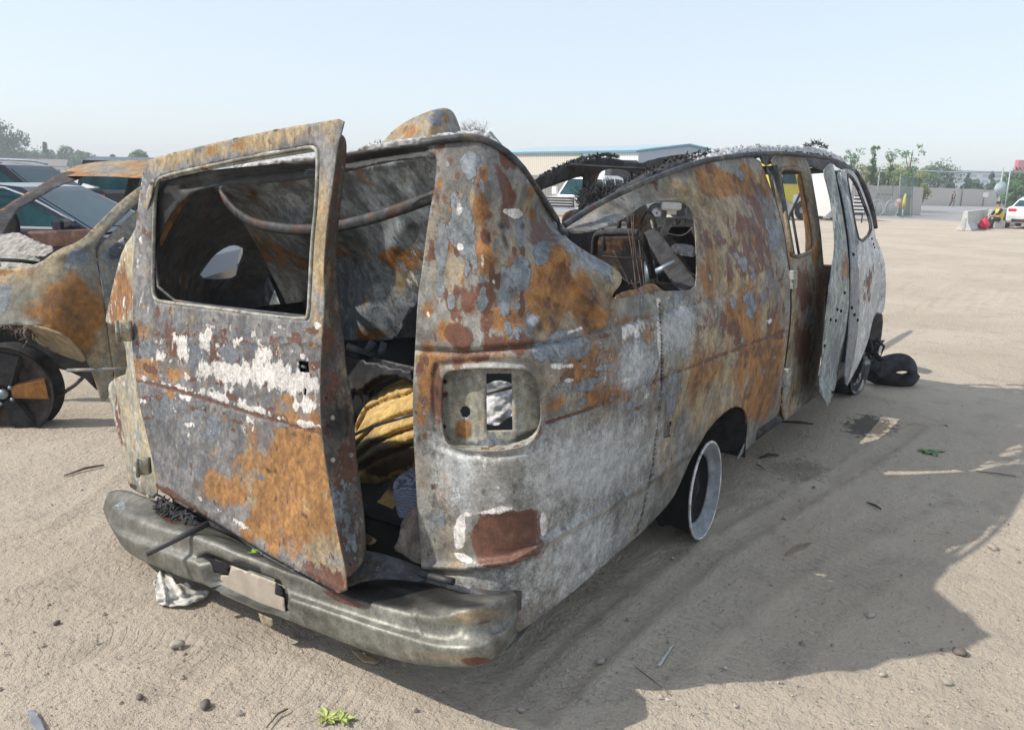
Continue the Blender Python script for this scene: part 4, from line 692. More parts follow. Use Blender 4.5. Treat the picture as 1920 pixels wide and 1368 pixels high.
# ---- interior
tube('seat_frame', lift([(1115, 475), (1115, 445), (1125, 435), (1195, 434), (1206, 445), (1217, 488), (1224, 520)], Field([(1115, 445, 'y', -.05), (1195, 434, 'y', -.45), (1217, 488, 'y', -.5), (1120, 480, 'y', -.05)])), .018, M_soot, VAN, cat=1)
tube('seat_frame', lift([(1129, 434), (1134, 470)], 4.9), .012, M_soot, VAN); tube('seat_frame', lift([(1163, 400), (1160, 432)], 5.2), .014, M_soot, VAN); tube('seat_frame', lift([(1178, 395), (1180, 432)], 5.2), .016, M_soot, VAN)
tube('seat_frame', lift([(1129, 418), (1131, 436)], 5.2), .010, M_soot, VAN)
qs = np.array(at(1216, 450, 5.9)); stw = [qs+.19*(math.cos(a)*np.array([.35, .78, -.1])+math.sin(a)*np.array([-.35, 0, .95]))*np.array([.8, .62, 1.12]) for a in np.linspace(0, 2*math.pi, 32, endpoint=False)]
sw = tube('steering_wheel', stw, .011, M_wire, VAN, closed=True)
tube('spoke', [stw[0], stw[16]], .008, M_wire, sw)
tube('grey_post', lift([(1217, 490), (1219, 535)], 4.2), .026, M_steelgrey, VAN, seg=16)
sheet('seat_shell', [(1200, 440), (1222, 428), (1236, 434), (1262, 470), (1292, 508), (1306, 528), (1300, 545), (1270, 545), (1240, 500), (1214, 452)], Field([(1200, 440, 't', 4.7), (1236, 434, 't', 4.7), (1306, 528, 't', 4.1), (1240, 500, 't', 4.4)]), M_soot, VAN, sp=6, rough=.02)
tube('seat_brace', lift([(1228, 512), (1266, 494)], 4.4), .022, M_steelgrey, VAN)
sheet('dashboard', [(1218, 408), (1245, 410), (1303, 411), (1306, 428), (1290, 425), (1262, 420), (1256, 430), (1248, 445), (1238, 440), (1222, 430)], Field([(1218, 408, 't', 6.2), (1303, 411, 't', 6.0), (1248, 445, 't', 6.1)]), M_pale, VAN, sp=5, base=dict(B=.35, K=.15))
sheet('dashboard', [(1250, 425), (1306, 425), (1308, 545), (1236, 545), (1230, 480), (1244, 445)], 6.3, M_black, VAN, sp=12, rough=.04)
sheet('scorched_duct', [(1255, 462), (1275, 455), (1306, 462), (1306, 482), (1280, 480), (1262, 474)], 5.9, M_ash, VAN, sp=4, rough=.05, sc=14)
sheet('seat_back_panel', [(1110, 445), (1195, 442), (1214, 500), (1214, 556), (1110, 556)], 5.0, M_dark, VAN, sp=8, base=dict(B=.5, O=.3, K=.4), blobs=[('O', 1145, 462, 40, 16, 0, .9), ('K', 1190, 500, 30, 60, 0, .9)], rough=.03)
random.seed(3)
for a, b, c_ in (((1178, 430), (1186, 480), (1196, 560)), ((1183, 395), (1188, 470), (1192, 545)), ((1190, 390), (1186, 440), (1206, 560)), ((1198, 450), (1204, 500), (1210, 550)), ((1130, 480), (1170, 484), (1208, 483)), ((1166, 520), (1185, 535), (1200, 528)), ((1262, 470), (1285, 505), (1308, 520)), ((1250, 438), (1282, 444), (1300, 425)), ((1150, 470), (1175, 520), (1180, 534)), ((1183, 525), (1196, 552), (1206, 560))):
    tube('hanging_wire', lift([a, b, c_], 3.9), .0035, M_wire, VAN, seg=5, cat=2)
sheet('window_sill_remains', [(1148, 566), (1160, 548), (1200, 540), (1212, 530), (1228, 532), (1246, 548), (1304, 548), (1304, 556), (1230, 566), (1150, 584)], Field([(1148, 566, 'y', -.93), (1228, 532, 'y', -.90), (1304, 548, 'y', -.93)]), M_rust2, VAN, sp=5, base=dict(O=.5, B=.35), rag=1, rough=.01)
sheet('seat_cluster', [(1100, 560), (1100, 500), (1160, 520), (1240, 530), (1310, 528), (1310, 560)], 4.4, M_black, VAN, sp=8, rough=.06)

# ---- rear wheel rim, brake drum
M_rim = plain('burnt_alloy_grey', (.22, .24, .255), .6, .25, .35, 14, .4)
def wheel_rim(name, c, R, w, mat, par, yaw=0.0, camber=0.0, dark=M_black):
    Mx = Matrix.Translation(Vector(c)) @ Matrix.Rotation(yaw, 4, 'Z') @ Matrix.Rotation(camber, 4, 'X') @ Matrix.Rotation(math.pi/2, 4, 'X')
    # local Z points to -Y (outside)
    root = empty(name, c, None, None); root.parent = par; root.location = Vector(c)-root_loc(par)
    prof = [(.0, R*.98), (.008, R), (.012, R*.985), (.008, R*.94), (-.008, R*.90), (-.012, R*.87), (-.022, R*.80), (-.024, R*.73), (-.034, R*.70)]
    o = lathe('rim', prof, Mx, mat, root, 48); 
    if mat not in (M_soot, M_black, M_rim): paint(o, np.zeros((len(o.data.vertices), 2)), dict(W=.42, K=.15, L=.3), [])
    solid(o, .003, 0)
    lp = [Mx @ Vector((R*.985*math.cos(a), R*.985*math.sin(a), .008)) for a in np.linspace(0, 2*math.pi, 56, endpoint=False)]; tube('rim_lip', lp, .0065, M_ash if mat is M_rim else mat, root, closed=True)
    lathe('disc', [(-.034, R*.71), (-.075, R*.66), (-.06, R*.45), (-.06, R*.36), (-.08, R*.30), (-.05, R*.24), (-.04, R*.2), (-.03, .03), (-.03, .001)], Mx, dark, root, 40)
    lathe('barrel', [(-.0, R*.985), (-.02, R*.93), (-.12, R*.84), (-.16, R*.86), (-.17, R*.9)], Mx, dark, root, 40)
    return root
wheel_rim('rear_wheel', (1.62, -.945, .225), .230, .2, M_rim, VAN, yaw=.06, camber=-.03)
lathe('brake_drum', [(0, .14), (.12, .15), (.12, .001)], Matrix.Translation((1.62, -.72, .24)) @ Matrix.Rotation(math.pi/2, 4, 'X'), M_black, VAN)
# wheel well
wpoly('wheel_housing', [(1.0, .1), (2.2, .1), (2.25, .45), (1.9, .75), (1.4, .75), (1.05, .45)], [], lambda x, z: (x, -.62, z), M_dark, base=dict(K=.45, B=.5, Y=.2), rough=.03)
b = bmesh.new(); L1 = [(1.05, .40), (1.15, .55), (1.35, .68), (1.6, .72), (1.85, .68), (2.02, .55), (2.1, .40), (2.12, .25)]
for (x0, z0), (x1, z1) in zip(L1[:-1], L1[1:]): b.faces.new([b.verts.new(q) for q in ((x0, -.97, z0), (x1, -.97, z1), (x1, -.6, z1), (x0, -.6, z0))])
fin('wheel_arch_liner', b, M_soot, VAN)
wheel_rim('front_wheel', (4.95, -.95, .25), .245, .2, M_dark, VAN, yaw=-.1)
lathe('tyre_remains', [(.01, .20), (.02, .25), (-.02, .285), (-.16, .285), (-.2, .24)], Matrix.Translation((4.97, -.93, .275)) @ Matrix.Rotation(-.1, 4, 'Z') @ Matrix.Rotation(math.pi/2, 4, 'X'), M_soot, VAN, 40)
sheet('front_wheel_well', [(1618, 640), (1634, 588), (1648, 584), (1657, 592), (1652, 640), (1640, 690), (1618, 700)], Field([(1618, 640, 'y', -.75), (1634, 588, 'y', -.85), (1657, 592, 'y', -.90), (1640, 690, 'y', -.85)]), M_soot, VAN, sp=5, rough=.02)
wheel_rim('left_rear_wheel', (1.62, .80, .13), .12, .2, M_soot, VAN)
b = bmesh.new(); random.seed(4)
for i in range(12):
    a = random.uniform(.2, 1.3); c0 = np.array([4.95+.22*math.cos(a)*random.uniform(.8, 1.2), -.95-random.uniform(0, .1), .24+.22*math.sin(a)])
    tube_bm(b, [c0, c0+np.array([random.uniform(-.02, .12), random.uniform(-.12, .03), random.uniform(-.12, .02)]), c0+np.array([random.uniform(0, .08), random.uniform(-.06, 0), random.uniform(-.16, -.05)])], [.016, .010, .003], 5)
fin('burnt_tyre_shreds', b, M_soot, VAN)
# ---- charred insulation fibres along the roof
def fibres(name, line, f, n, L, w, mat, par=VAN, up=1.0, seed=1, spread=8, lean=.8, taper=.12):
    rnd = random.Random(seed); b = bmesh.new(); P = np.array(line, float); sl_ = np.r_[0, np.cumsum(np.hypot(*np.diff(P, axis=0).T))]
    for i in range(n):
        s = rnd.uniform(0, sl_[-1]); x = np.interp(s, sl_, P[:, 0]); y = np.interp(s, sl_, P[:, 1])-rnd.uniform(-spread*.4, spread)
        t = f.t(x, y)[0] if isinstance(f, Field) else f
        q = Vector(CAMP+ray(x, y)*(t+rnd.uniform(0, .25))); l = L*rnd.uniform(.3, 1)
        d = Vector((rnd.uniform(-lean, lean), rnd.uniform(-lean, lean), rnd.uniform(-.2, 1)*up)).normalized()*l
        k = Vector((rnd.uniform(-1, 1), rnd.uniform(-1, 1), rnd.uniform(-1, 1)))*l*.25; side = d.cross(Vector((rnd.uniform(-1, 1), rnd.uniform(-1, 1), rnd.uniform(-1, 1)))).normalized()*w*rnd.uniform(.5, 1.3)
        a0, a1, a2, a3, a4 = b.verts.new(q-side), b.verts.new(q+side), b.verts.new(q+d*.5+k-side*.7), b.verts.new(q+d*.5+k+side*.7), b.verts.new(q+d)
        b.faces.new((a0, a1, a3, a2)); b.faces.new((a2, a3, a4))
    o = fin(name, b, mat, par, smooth=False); o['kind'] = 'stuff'; return o
RR = Field([(1058, 424, 'y', -.62), (1190, 340, 'y', -.70), (1307, 300, 'y', -.72), (1445, 284, 'y', -.72), (1570, 292, 'y', -.6), (1100, 370, 'y', -.45), (1500, 330, 'y', -.7)])
fibres('charred_roof_lining', [(1100, 392), (1150, 365), (1200, 338), (1260, 312), (1330, 292)], RR, 800, .024, .006, M_char, seed=1, spread=14)
fibres('charred_roof_lining', [(1088, 385), (1105, 372), (1135, 368), (1160, 372)], RR, 1300, .085, .002, M_char, seed=2, spread=16)
fibres('charred_roof_lining', [(1290, 300), (1350, 288), (1420, 280), (1480, 282), (1550, 290)], RR, 600, .02, .006, M_ash, seed=3, spread=8)
fibres('charred_roof_lining', [(1290, 302), (1350, 292), (1420, 286), (1480, 286), (1550, 294), (1590, 304)], RR, 450, .024, .005, M_char, seed=4, spread=5)
fibres('charred_roof_lining', [(1510, 278), (1530, 270), (1550, 280)], RR, 160, .045, .004, M_char, seed=5, spread=5)
fibres('charred_roof_lining', [(1010, 336), (1055, 313), (1095, 299), (1135, 292), (1160, 296)], FS, 900, .028, .008, M_char, seed=6, spread=4)
fibres('charred_roof_lining', [(870, 248), (890, 246), (910, 250)], 2.75, 220, .06, .0012, M_ash, seed=7, spread=4)
fibres('charred_roof_lining', [(690, 278), (740, 268), (800, 262)], 2.8, 160, .03, .0015, M_char, seed=8, spread=3)
fibres('charred_roof_lining', [(420, 318), (470, 315), (560, 303), (595, 298)], 3.2, 260, .035, .0018, M_ash, seed=9, spread=3)
sheet('roof_remains', [(1066, 420), (1080, 400), (1110, 380), (1160, 372), (1200, 350), (1246, 322), (1320, 297), (1400, 284), (1480, 282), (1560, 292), (1570, 300), (1422, 294), (1307, 309), (1246, 332), (1185, 359), (1123, 387), (1075, 415)], RR, M_soot, VAN, sp=6, rag=2, rough=.015, sc=15)
sheet('ash_crust', [(1290, 306), (1320, 290), (1370, 280), (1420, 272), (1470, 276), (1510, 274), (1550, 282), (1585, 298), (1592, 308), (1560, 296), (1480, 287), (1422, 288), (1369, 293), (1310, 307)], RR, M_ash, VAN, sp=4, rag=2.4, rough=.03, sc=18)
sheet('ash_crust', [(1120, 384), (1150, 356), (1190, 334), (1240, 310), (1290, 296), (1300, 303), (1246, 326), (1190, 352), (1140, 378)], RR, M_char, VAN, sp=4, rag=2.6, rough=.03, sc=18)
sheet('roof_debris', [(1052, 418), (1056, 400), (1075, 392), (1090, 392), (1100, 405), (1080, 420), (1060, 432)], 3.7, M_dark, VAN, sp=5, base=dict(K=.4, B=.5), rough=.02)

# ================================================================== BURNT CAR on the left
BC = empty('burnt_car', (.2, 3.4, 0), 'burnt out car with rust orange fender beside the dark blue sedan', 'burnt car')
BF = Field([(0, 506, 't', 4.960), (0, 620, 't', 4.905), (107, 468, 't', 4.992), (276, 346, 't', 5.428), (180, 640, 't', 5.036), (195, 752, 't', 5.058), (240, 640, 't', 5.167), (290, 500, 't', 5.276), (178, 424, 't', 5.145), (120, 560, 't', 4.927)])
M_fend = rust('burnt_fender_steel', scale=5, amp=.8, pal=dict(G0=(.15, .15, .125), G1=(.25, .25, .21), O=(.36, .17, .045), O2=(.24, .12, .05)), edge=.2, streak=(1, 1, .6))
sheet('fender', [(-60, 512), (0, 506), (40, 500), (76, 493), (107, 468), (152, 451), (178, 424), (223, 379), (263, 348), (290, 335), (300, 350), (300, 368), (285, 360), (268, 372), (232, 405), (195, 440), (179, 462), (179, 473), (184, 505), (191, 535), (197, 590), (202, 629), (208, 665), (214, 702), (208, 735), (199, 750), (190, 754), (178, 714), (165, 678), (147, 651), (120, 629), (89, 615), (49, 609), (0, 609), (-60, 625)],
  BF, M_fend, BC, sp=7, base=dict(Y=.42, O=.15), blobs=[('O', 130, 580, 60, 70, 10, 1.0), ('O', 60, 580, 40, 30, 0, .7), ('L', 150, 480, 50, 24, -20, .55), ('L', 5, 560, 14, 40, 0, .9), ('O', 10, 510, 60, 8, 0, .8), ('O', 135, 625, 50, 12, 25, .7), ('L', 240, 400, 40, 10, -40, .6), ('Y', 180, 650, 16, 60, 0, .8), ('G', 0, 0, 1, 1)],
  creases=[([(107, 480), (150, 470), (178, 450), (260, 365)], 7, -.02), ([(50, 615), (90, 622), (130, 645), (170, 700)], 6, -.025)], rough=.01, sc=2)
sheet('front_door', [(182, 466), (200, 446), (240, 408), (272, 380), (300, 372), (330, 380), (330, 760), (222, 760), (214, 702), (203, 629), (193, 535), (185, 500)], FO(BF, .004), M_fend, BC, sp=9, base=dict(L=.3, Y=.42, O=.05), blobs=[('L', 215, 490, 30, 60, 0, .6), ('Y', 215, 620, 30, 80, 0, .6), ('K', 225, 462, 22, 9, -30, .7)], rough=.01, creases=[([(205, 505), (250, 495)], 6, .01)])
sheet('mirror_base', [(197, 468), (215, 456), (238, 440), (238, 470), (222, 482), (208, 480)], FO(BF, -.03), M_dark, BC, sp=4, base=dict(W=.3, K=.3))
sheet('wheel_arch_inner', [(48, 608), (90, 615), (125, 630), (150, 655), (166, 682), (120, 668), (90, 655), (66, 640), (50, 625)], Field([(48, 608, 't', 5.014), (166, 682, 't', 5.101), (66, 640, 't', 5.450), (120, 668, 't', 5.450)]), M_fend, BC, sp=5, base=dict(Y=.7))
sheet('engine_bay', [(-60, 560), (120, 560), (215, 600), (215, 730), (190, 740), (150, 700), (60, 680), (-60, 700)], 5.67, M_black, BC, sp=16, rough=.08)
sheet('roof', [(110, 328), (122, 318), (156, 307), (195, 302), (240, 300), (300, 299), (330, 310), (330, 332), (264, 334), (203, 330), (119, 330)], Field([(122, 329, 't', 6.758), (156, 307, 't', 7.194), (264, 334, 't', 5.777), (300, 299, 't', 6.649), (200, 330, 't', 6.213)]), M_fend, BC, sp=5, base=dict(O=.45, Y=.6), blobs=[('O', 140, 325, 30, 8, 0, .9), ('L', 200, 318, 60, 8, 0, .6), ('O', 250, 330, 40, 4, 0, .9)], rough=.008)
sheet('far_windshield_pillar', [(-60, 425), (0, 393), (40, 367), (80, 344), (122, 318), (160, 329), (145, 337), (109, 349), (80, 366), (55, 381), (31, 394), (10, 430), (-10, 470), (-60, 480)], Field([(0, 400, 't', 6.104), (122, 325, 't', 6.758), (140, 337, 't', 6.649), (31, 394, 't', 6.213)]), M_dark, BC, sp=5, base=dict(K=.4, B=.4, L=.2), blobs=[('O', 60, 350, 80, 6, -33, 1.1), ('K', 60, 375, 60, 8, -33, .7)], rough=.01)
sheet('far_pillar', [(242, 330), (264, 332), (258, 352), (236, 372), (230, 372), (238, 350)], 6.43, M_dark, BC, sp=5, base=dict(K=.5))
sheet('far_door_top', [(38, 434), (120, 431), (185, 428), (175, 440), (140, 462), (90, 468), (40, 455)], 6.1, M_fend, BC, sp=6, base=dict(B=.8, O=.5, K=.3), rough=.01)
sheet('cowl_left_end', [(-40, 380), (28, 395), (38, 420), (38, 450), (60, 470), (-40, 470)], 6.43, M_black, BC, sp=10, rough=.04)
sheet('cowl', [(-60, 446), (0, 440), (30, 436), (48, 442), (70, 452), (107, 466), (80, 482), (40, 478), (0, 482), (-60, 484)], Field([(0, 440, 't', 5.777), (107, 466, 't', 5.232), (0, 482, 't', 5.341)]), plain('dull_ash', (.27, .25, .23), .95, 0, .5, 25, .8, None, 60), BC, sp=4, rag=1.5, rough=.05, sc=9)
sheet('firewall', [(-60, 480), (0, 478), (60, 478), (80, 488), (60, 500), (0, 506), (-60, 512)], Field([(0, 480, 't', 5.232), (60, 500, 't', 5.069)]), M_pale, BC, sp=5, base=dict(K=.4, W=.3), rough=.04, sc=8, rag=1)
tube('wiper_arm', lift([(0, 487), (40, 489), (75, 494)], 5.03), .012, M_black, BC)
fibres('burnt_wiring', [(0, 610), (40, 612), (60, 625)], 5.07, 120, .12, .006, M_wire, BC, up=-1.2, seed=12)
wc = np.array(at(8, 737, 5.12)); fr_w = empty('front_wheel', tuple(wc), None, None); fr_w.parent = BC; fr_w.location = Vector(wc)-BC.location
Mw = Matrix.Translation(Vector(wc)) @ Matrix.Rotation(YAW-math.pi/2+.12, 4, 'Z') @ Matrix.Rotation(math.pi/2, 4, 'X')
lathe('rim', [(.0, .285), (.012, .30), (.0, .285), (-.03, .265), (-.12, .25), (-.16, .30)], Mw, M_soot, fr_w, 48)
lathe('rim_face', [(-.005, .288), (-.02, .26), (-.05, .2), (-.05, .001)], Mw, plain('charcoal_alloy', (.03, .028, .026), .85, .1, .6, 9, .7, (.09, .07, .055)), fr_w, 48)
for k in range(5):
    a = k*2*math.pi/5+.1; b = bmesh.new(); w0, w1 = .035, .06
    P8 = [(.05, -w0, .0), (.05, w0, .0), (.255, w1, -.012), (.255, -w1, -.012)]
    R_ = Matrix.Rotation(a, 4, 'Z'); vs = [b.verts.new(Mw @ R_ @ Vector((x, y, z+.012))) for x, y, z in P8]; v2 = [b.verts.new(Mw @ R_ @ Vector((x, y*1.3, z-.02))) for x, y, z in P8]
    b.faces.new(vs); [b.faces.new((vs[i], vs[(i+1) % 4], v2[(i+1) % 4], v2[i])) for i in range(4)]
    o = fin('spoke', b, M_fend if k == 0 else M_soot, fr_w, smooth=False)
    if k == 0: paint(o, np.zeros((len(o.data.vertices), 2)), dict(O=.8), [])
    p_ = Mw @ R_ @ Matrix.Rotation(.6, 4, 'Z') @ Vector((.065, 0, .02)); tube('lug_nut', [p_, p_+(Mw.to_3x3() @ Vector((0, 0, .012)))], .012, M_steelgrey, fr_w)
p_ = Mw @ Vector((0, 0, .0)); tube('hub', [p_, p_+(Mw.to_3x3() @ Vector((0, 0, .03)))], .032, M_steelgrey, fr_w, seg=16)
tube('tie_rod', lift([(110, 742), (140, 722), (155, 708)], 5.23), .012, M_dark, BC)
tube('tie_rod', lift([(126, 694), (180, 693), (238, 691)], 4.96), .011, M_rust, BC)


# ---- things lying in the van
M_quilt = rust('quilted_yellow_cloth', scale=5, amp=.5, pal=dict(G0=(.46, .31, .10), G1=(.60, .43, .17), Y=(.13, .12, .06), Y2=(.10, .09, .05), B=(.06, .04, .02), B2=(.12, .07, .03)), metal=0, rough=(.8, .95), edge=.1, streak=(1, 1, 1))
QF = Field([(664, 815, 'x', .42), (704, 738, 'x', .55), (768, 706, 'x', .55), (810, 700, 'x', .5), (730, 800, 'x', .36), (800, 830, 'x', .34), (660, 900, 'x', .36), (740, 870, 'x', .36), (690, 950, 'x', .5)])
arcs = [[(668, 808), (690, 768), (722, 752), (760, 742), (800, 722)], [(664, 838), (700, 802), (740, 785), (800, 765)], [(662, 862), (700, 832), (745, 812), (800, 795)], [(662, 885), (700, 860), (745, 842), (800, 822)]]
o = sheet('quilted_mattress', [(655, 835), (664, 812), (672, 775), (704, 738), (727, 722), (768, 706), (812, 696), (812, 850), (780, 872), (730, 900), (690, 925), (656, 925)], QF, M_quilt, None, sp=4, blobs=[('line', 'K', a, 2.2, .62) for a in arcs]+[('Y', 690, 850, 40, 34, -30, 1.1), ('B', 740, 860, 70, 24, -20, .9), ('K', 720, 925, 90, 20, -20, 1.1), ('B', 725, 745, 10, 24, 0, .5), ('Y', 690, 830, 20, 10, 0, .6)],  # dark lines along the arcs paint shade into the quilt folds
  creases=[(a, 5, .055) for a in arcs]+[([(704, 738), (712, 765), (712, 800), (722, 830)], 2, .012), ([(727, 720), (735, 740)], 2, .01), ([(745, 715), (752, 760), (750, 800), (762, 850)], 2, .012)], rough=.02, sc=6)
setp(o, 'scorched yellow quilted mattress bundled inside the open rear of the burnt van', 'mattress')
o = sheet('yellow_cushion', [(676, 1015), (684, 985), (692, 955), (722, 925), (740, 890), (768, 880), (760, 915), (735, 955), (712, 1000), (700, 1022)], Field([(684, 985, 'x', .14), (692, 940, 'x', .25), (768, 880, 'x', .3), (712, 1000, 'x', .14)]), M_quilt, None, sp=5, blobs=[('K', 740, 900, 30, 30, 0, .8), ('B', 690, 1000, 30, 30, 0, .6), ('Y', 700, 960, 30, 20, 0, .4)], rough=.03)
setp(o, 'dirty yellow cushion on the van floor beneath the quilted mattress', 'cushion')
n = NT('blue_striped_cloth'); w_ = n.n.new('ShaderNodeTexWave'); w_.inputs['Scale'].default_value = 55; w_.inputs['Distortion'].default_value = 6; w_.bands_direction = 'Z'; n.l.new(n.co.outputs['Object'], w_.inputs['Vector'])
M_blue = n.done(n.mix(n.step(w_.outputs[1], .45, .6), (.05, .065, .12), n.mix(n.noise(9), (.12, .15, .21), (.24, .24, .25))), .9)
o = sheet('striped_cloth', [(736, 908), (744, 895), (756, 885), (775, 878), (800, 880), (800, 940), (776, 950), (752, 976), (744, 960), (739, 935)], Field([(736, 908, 'x', .12), (800, 940, 'x', .10), (756, 885, 'x', .22), (752, 976, 'x', .06)]), M_blue, None, sp=4, rough=.03, sc=9)
setp(o, 'blue striped cloth hanging at the right edge of the rear door opening', 'cloth')
o = sheet('crumpled_sheet', [(752, 974), (776, 948), (800, 945), (800, 1060), (775, 1055), (758, 1040), (735, 1030), (748, 1010)], Field([(752, 974, 'x', .06), (735, 1030, 'x', .02), (775, 1055, 'x', .02), (800, 950, 'x', .08)]), rust('brown_sacking', scale=7, amp=.6, pal=dict(G0=(.10, .085, .07), G1=(.24, .20, .16)), metal=0), None, sp=4, base=dict(K=.3, B=.3), rough=.03, sc=8)
setp(o, 'crumpled brown sheet bunched at the sill under the striped cloth', 'sheet')
o = sheet('charred_crate', [(655, 662), (690, 668), (768, 686), (790, 690), (790, 720), (740, 706), (706, 722), (690, 738), (655, 732)], Field([(655, 662, 'x', .55), (790, 690, 'x', .5), (700, 730, 'x', .52)]), M_inner, None, sp=6, base=dict(K=.68, O=.1), blobs=[('O', 700, 722, 30, 8, 0, .8)], rough=.006, smooth=0); solid(o, .04, -1)
setp(o, 'charred dark crate standing above the yellow mattress', 'crate')
for a, b in (((650, 650), (700, 668)), ((700, 640), (684, 668)), ((720, 642), (712, 672))): tube('burnt_slat', lift([a, b], 3.35), .018, M_dark, VAN, seg=4)
tube('burnt_rod', lift([(664, 815), (700, 798), (745, 785), (800, 770)], 2.9), .006, M_rust, VAN)
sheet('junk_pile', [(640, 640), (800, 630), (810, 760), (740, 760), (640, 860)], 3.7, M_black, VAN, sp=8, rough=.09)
o = sheet('ash_cloth', [(900, 735), (918, 715), (948, 712), (975, 730), (975, 770), (950, 785), (930, 800), (905, 790)], Field([(900, 735, 't', 3.15), (975, 730, 't', 3.15), (930, 800, 't', 3.0)]), M_ash, None, sp=3, rough=.05, sc=12)
setp(o, 'pale ash covered cloth seen through the empty tail light hole', 'cloth')
tube('burnt_rod', lift([(905, 738), (965, 724)], 2.95), .008, M_rust, VAN)
# ---- things on and under the bumper
o = tube('metal_rod', [on(274, 1038, 'x', -.34), (on(274, 1038, 'x', -.34)+on(392, 980, 'x', -.13))/2, on(392, 980, 'x', -.13)], .0115, plain('dark_grey_rod', (.07, .07, .07), .6, .4), None, seg=12); setp(o, 'dark straight metal rod resting across the left of the bumper', 'rod')
b = bmesh.new(); rnd = random.Random(5); CF = Field([(293, 937, 'x', -.05), (367, 982, 'x', -.08), (300, 975, 'x', -.12), (360, 950, 'x', -.04)])
for i in range(130):
    px = rnd.uniform(294, 372); py = 938+(px-294)*.55+rnd.uniform(-6, 16)*(1 if px < 360 else .5); q = Vector(lift([(px, py)], CF)[0]); d = Vector((rnd.uniform(-1, 1), rnd.uniform(-1, 1), rnd.uniform(-.2, .6)))*.03
    tube_bm(b, [q-d, q+Vector((0, 0, rnd.uniform(0, .02))), q+d], [.002, .006, .002], 5)
o = fin('charred_debris', b, M_char, None); setp(o, 'black charred debris clump between the rear door bottom and the bumper', 'debris'); o['kind'] = 'stuff'
o = tube('thin_wire', lift([(290, 985), (300, 978), (330, 972), (365, 962)], CF, -.01), .002, M_black, None, seg=5, cat=2); setp(o, 'thin black wire curled on the bumper by the debris', 'wire')
def leaf_sprig(loc, n, s, mat, label, seed, up=.6, name='weed_sprig'):
    rnd = random.Random(seed); b = bmesh.new()
    for i in range(n):
        a = rnd.uniform(0, 6.28); l = s*rnd.uniform(.5, 1); d = Vector((math.cos(a), math.sin(a), rnd.uniform(.1, up)))*l; w = Vector((-math.sin(a), math.cos(a), 0))*l*.22; o_ = Vector((rnd.uniform(-1, 1), rnd.uniform(-1, 1), 0))*s*.15; st = b.verts.new(o_)
        m1, m2, mc = b.verts.new(o_+d*.45+w), b.verts.new(o_+d*.45-w), b.verts.new(o_+d*.5+Vector((0, 0, -.1*l))); e = b.verts.new(o_+d*1.0+Vector((0, 0, -.25*l)))
        b.faces.new((st, mc, m1)); b.faces.new((st, m2, mc)); b.faces.new((m1, mc, e)); b.faces.new((mc, m2, e))
    o = fin(name, b, mat, None, smooth=False); o.location = loc; return setp(o, label, 'plant')
M_weed = plain('fresh_weed', (.28, .36, .06), .6, 0, .3, 60, 0, (.5, .55, .2)); M_weed2 = plain('wilted_leaf', (.14, .24, .10), .7, 0, .3, 60)
q = lift([(474, 1035)], Field([(474, 1035, 'x', -.17), (500, 1035, 'x', -.17), (474, 1000, 'x', -.17)]))[0]; leaf_sprig(q, 9, .025, plain('bright_green_leaf', (.25, .5, .04), .5), 'tiny bright green sprig on the bumper under the rear door', 1)
q = g2(612, 1346); leaf_sprig(q, 22, .05, M_weed, 'yellow green weed sprig on the dirt, left one of two near the bottom edge', 2)
q = g2(640, 1350); leaf_sprig(q, 20, .042, M_weed, 'yellow green weed sprig on the dirt, right one of two near the bottom edge', 3)
q = g2(1750, 848); leaf_sprig(q, 14, .12, M_weed2, 'flattened green leaves on the shaded dirt near the oil stain', 4, .2)
b = bmesh.new()
PP = [(289, 1088), (300, 1068), (322, 1074), (330, 1095), (352, 1090), (360, 1102), (392, 1106), (384, 1118), (352, 1134), (318, 1136), (294, 1130)]
o = sheet('crushed_white_panel', PP, Field([(289, 1088, 'z', .06), (300, 1068, 'z', .07), (392, 1106, 'z', .03), (318, 1136, 'z', .015), (340, 1110, 'z', .03)]), plain('dirty_white_plastic', (.52, .50, .46), .6, 0, .25, 30, .4), None, sp=4, rough=.03, sc=14, smooth=0, th=.006, creases=[([(300, 1070), (312, 1128)], 3, -.03), ([(294, 1130), (384, 1112)], 3, .02), ([(322, 1080), (340, 1110)], 5, -.03)])
setp(o, 'crushed dirty white plastic panel on the ground under the left end of the bumper', 'debris')
PF = lambda z: Field([(100, 1350, 'z', z), (700, 1230, 'z', z), (1240, 1220, 'z', z), (600, 1000, 'z', z)])
o = sheet('plastic_shard', [(50, 1332), (66, 1330), (80, 1352), (88, 1378), (70, 1378), (56, 1352)], PF(.012), plain('grey_plastic', (.22, .23, .25), .4, 0, .2, 10), None, sp=4, rough=.006, smooth=0); setp(o, 'grey plastic shard lying in the bottom left corner', 'debris')
o = sheet('cardboard_scrap', [(659, 1217), (676, 1219), (712, 1238), (704, 1243), (682, 1240), (668, 1228)], PF(.01), plain('tan_cardboard', (.40, .30, .18), .9), None, sp=4, rough=.008, smooth=0); setp(o, 'tan cardboard scrap on the dirt just behind the bumper', 'debris')
o = sheet('pale_strip', [(1232, 1245), (1260, 1206), (1263, 1208), (1238, 1247)], PF(.008), plain('pale_plastic', (.5, .5, .48), .5), None, sp=4, rough=.003, smooth=0); setp(o, 'thin pale plastic strip on the shaded ground', 'debris')
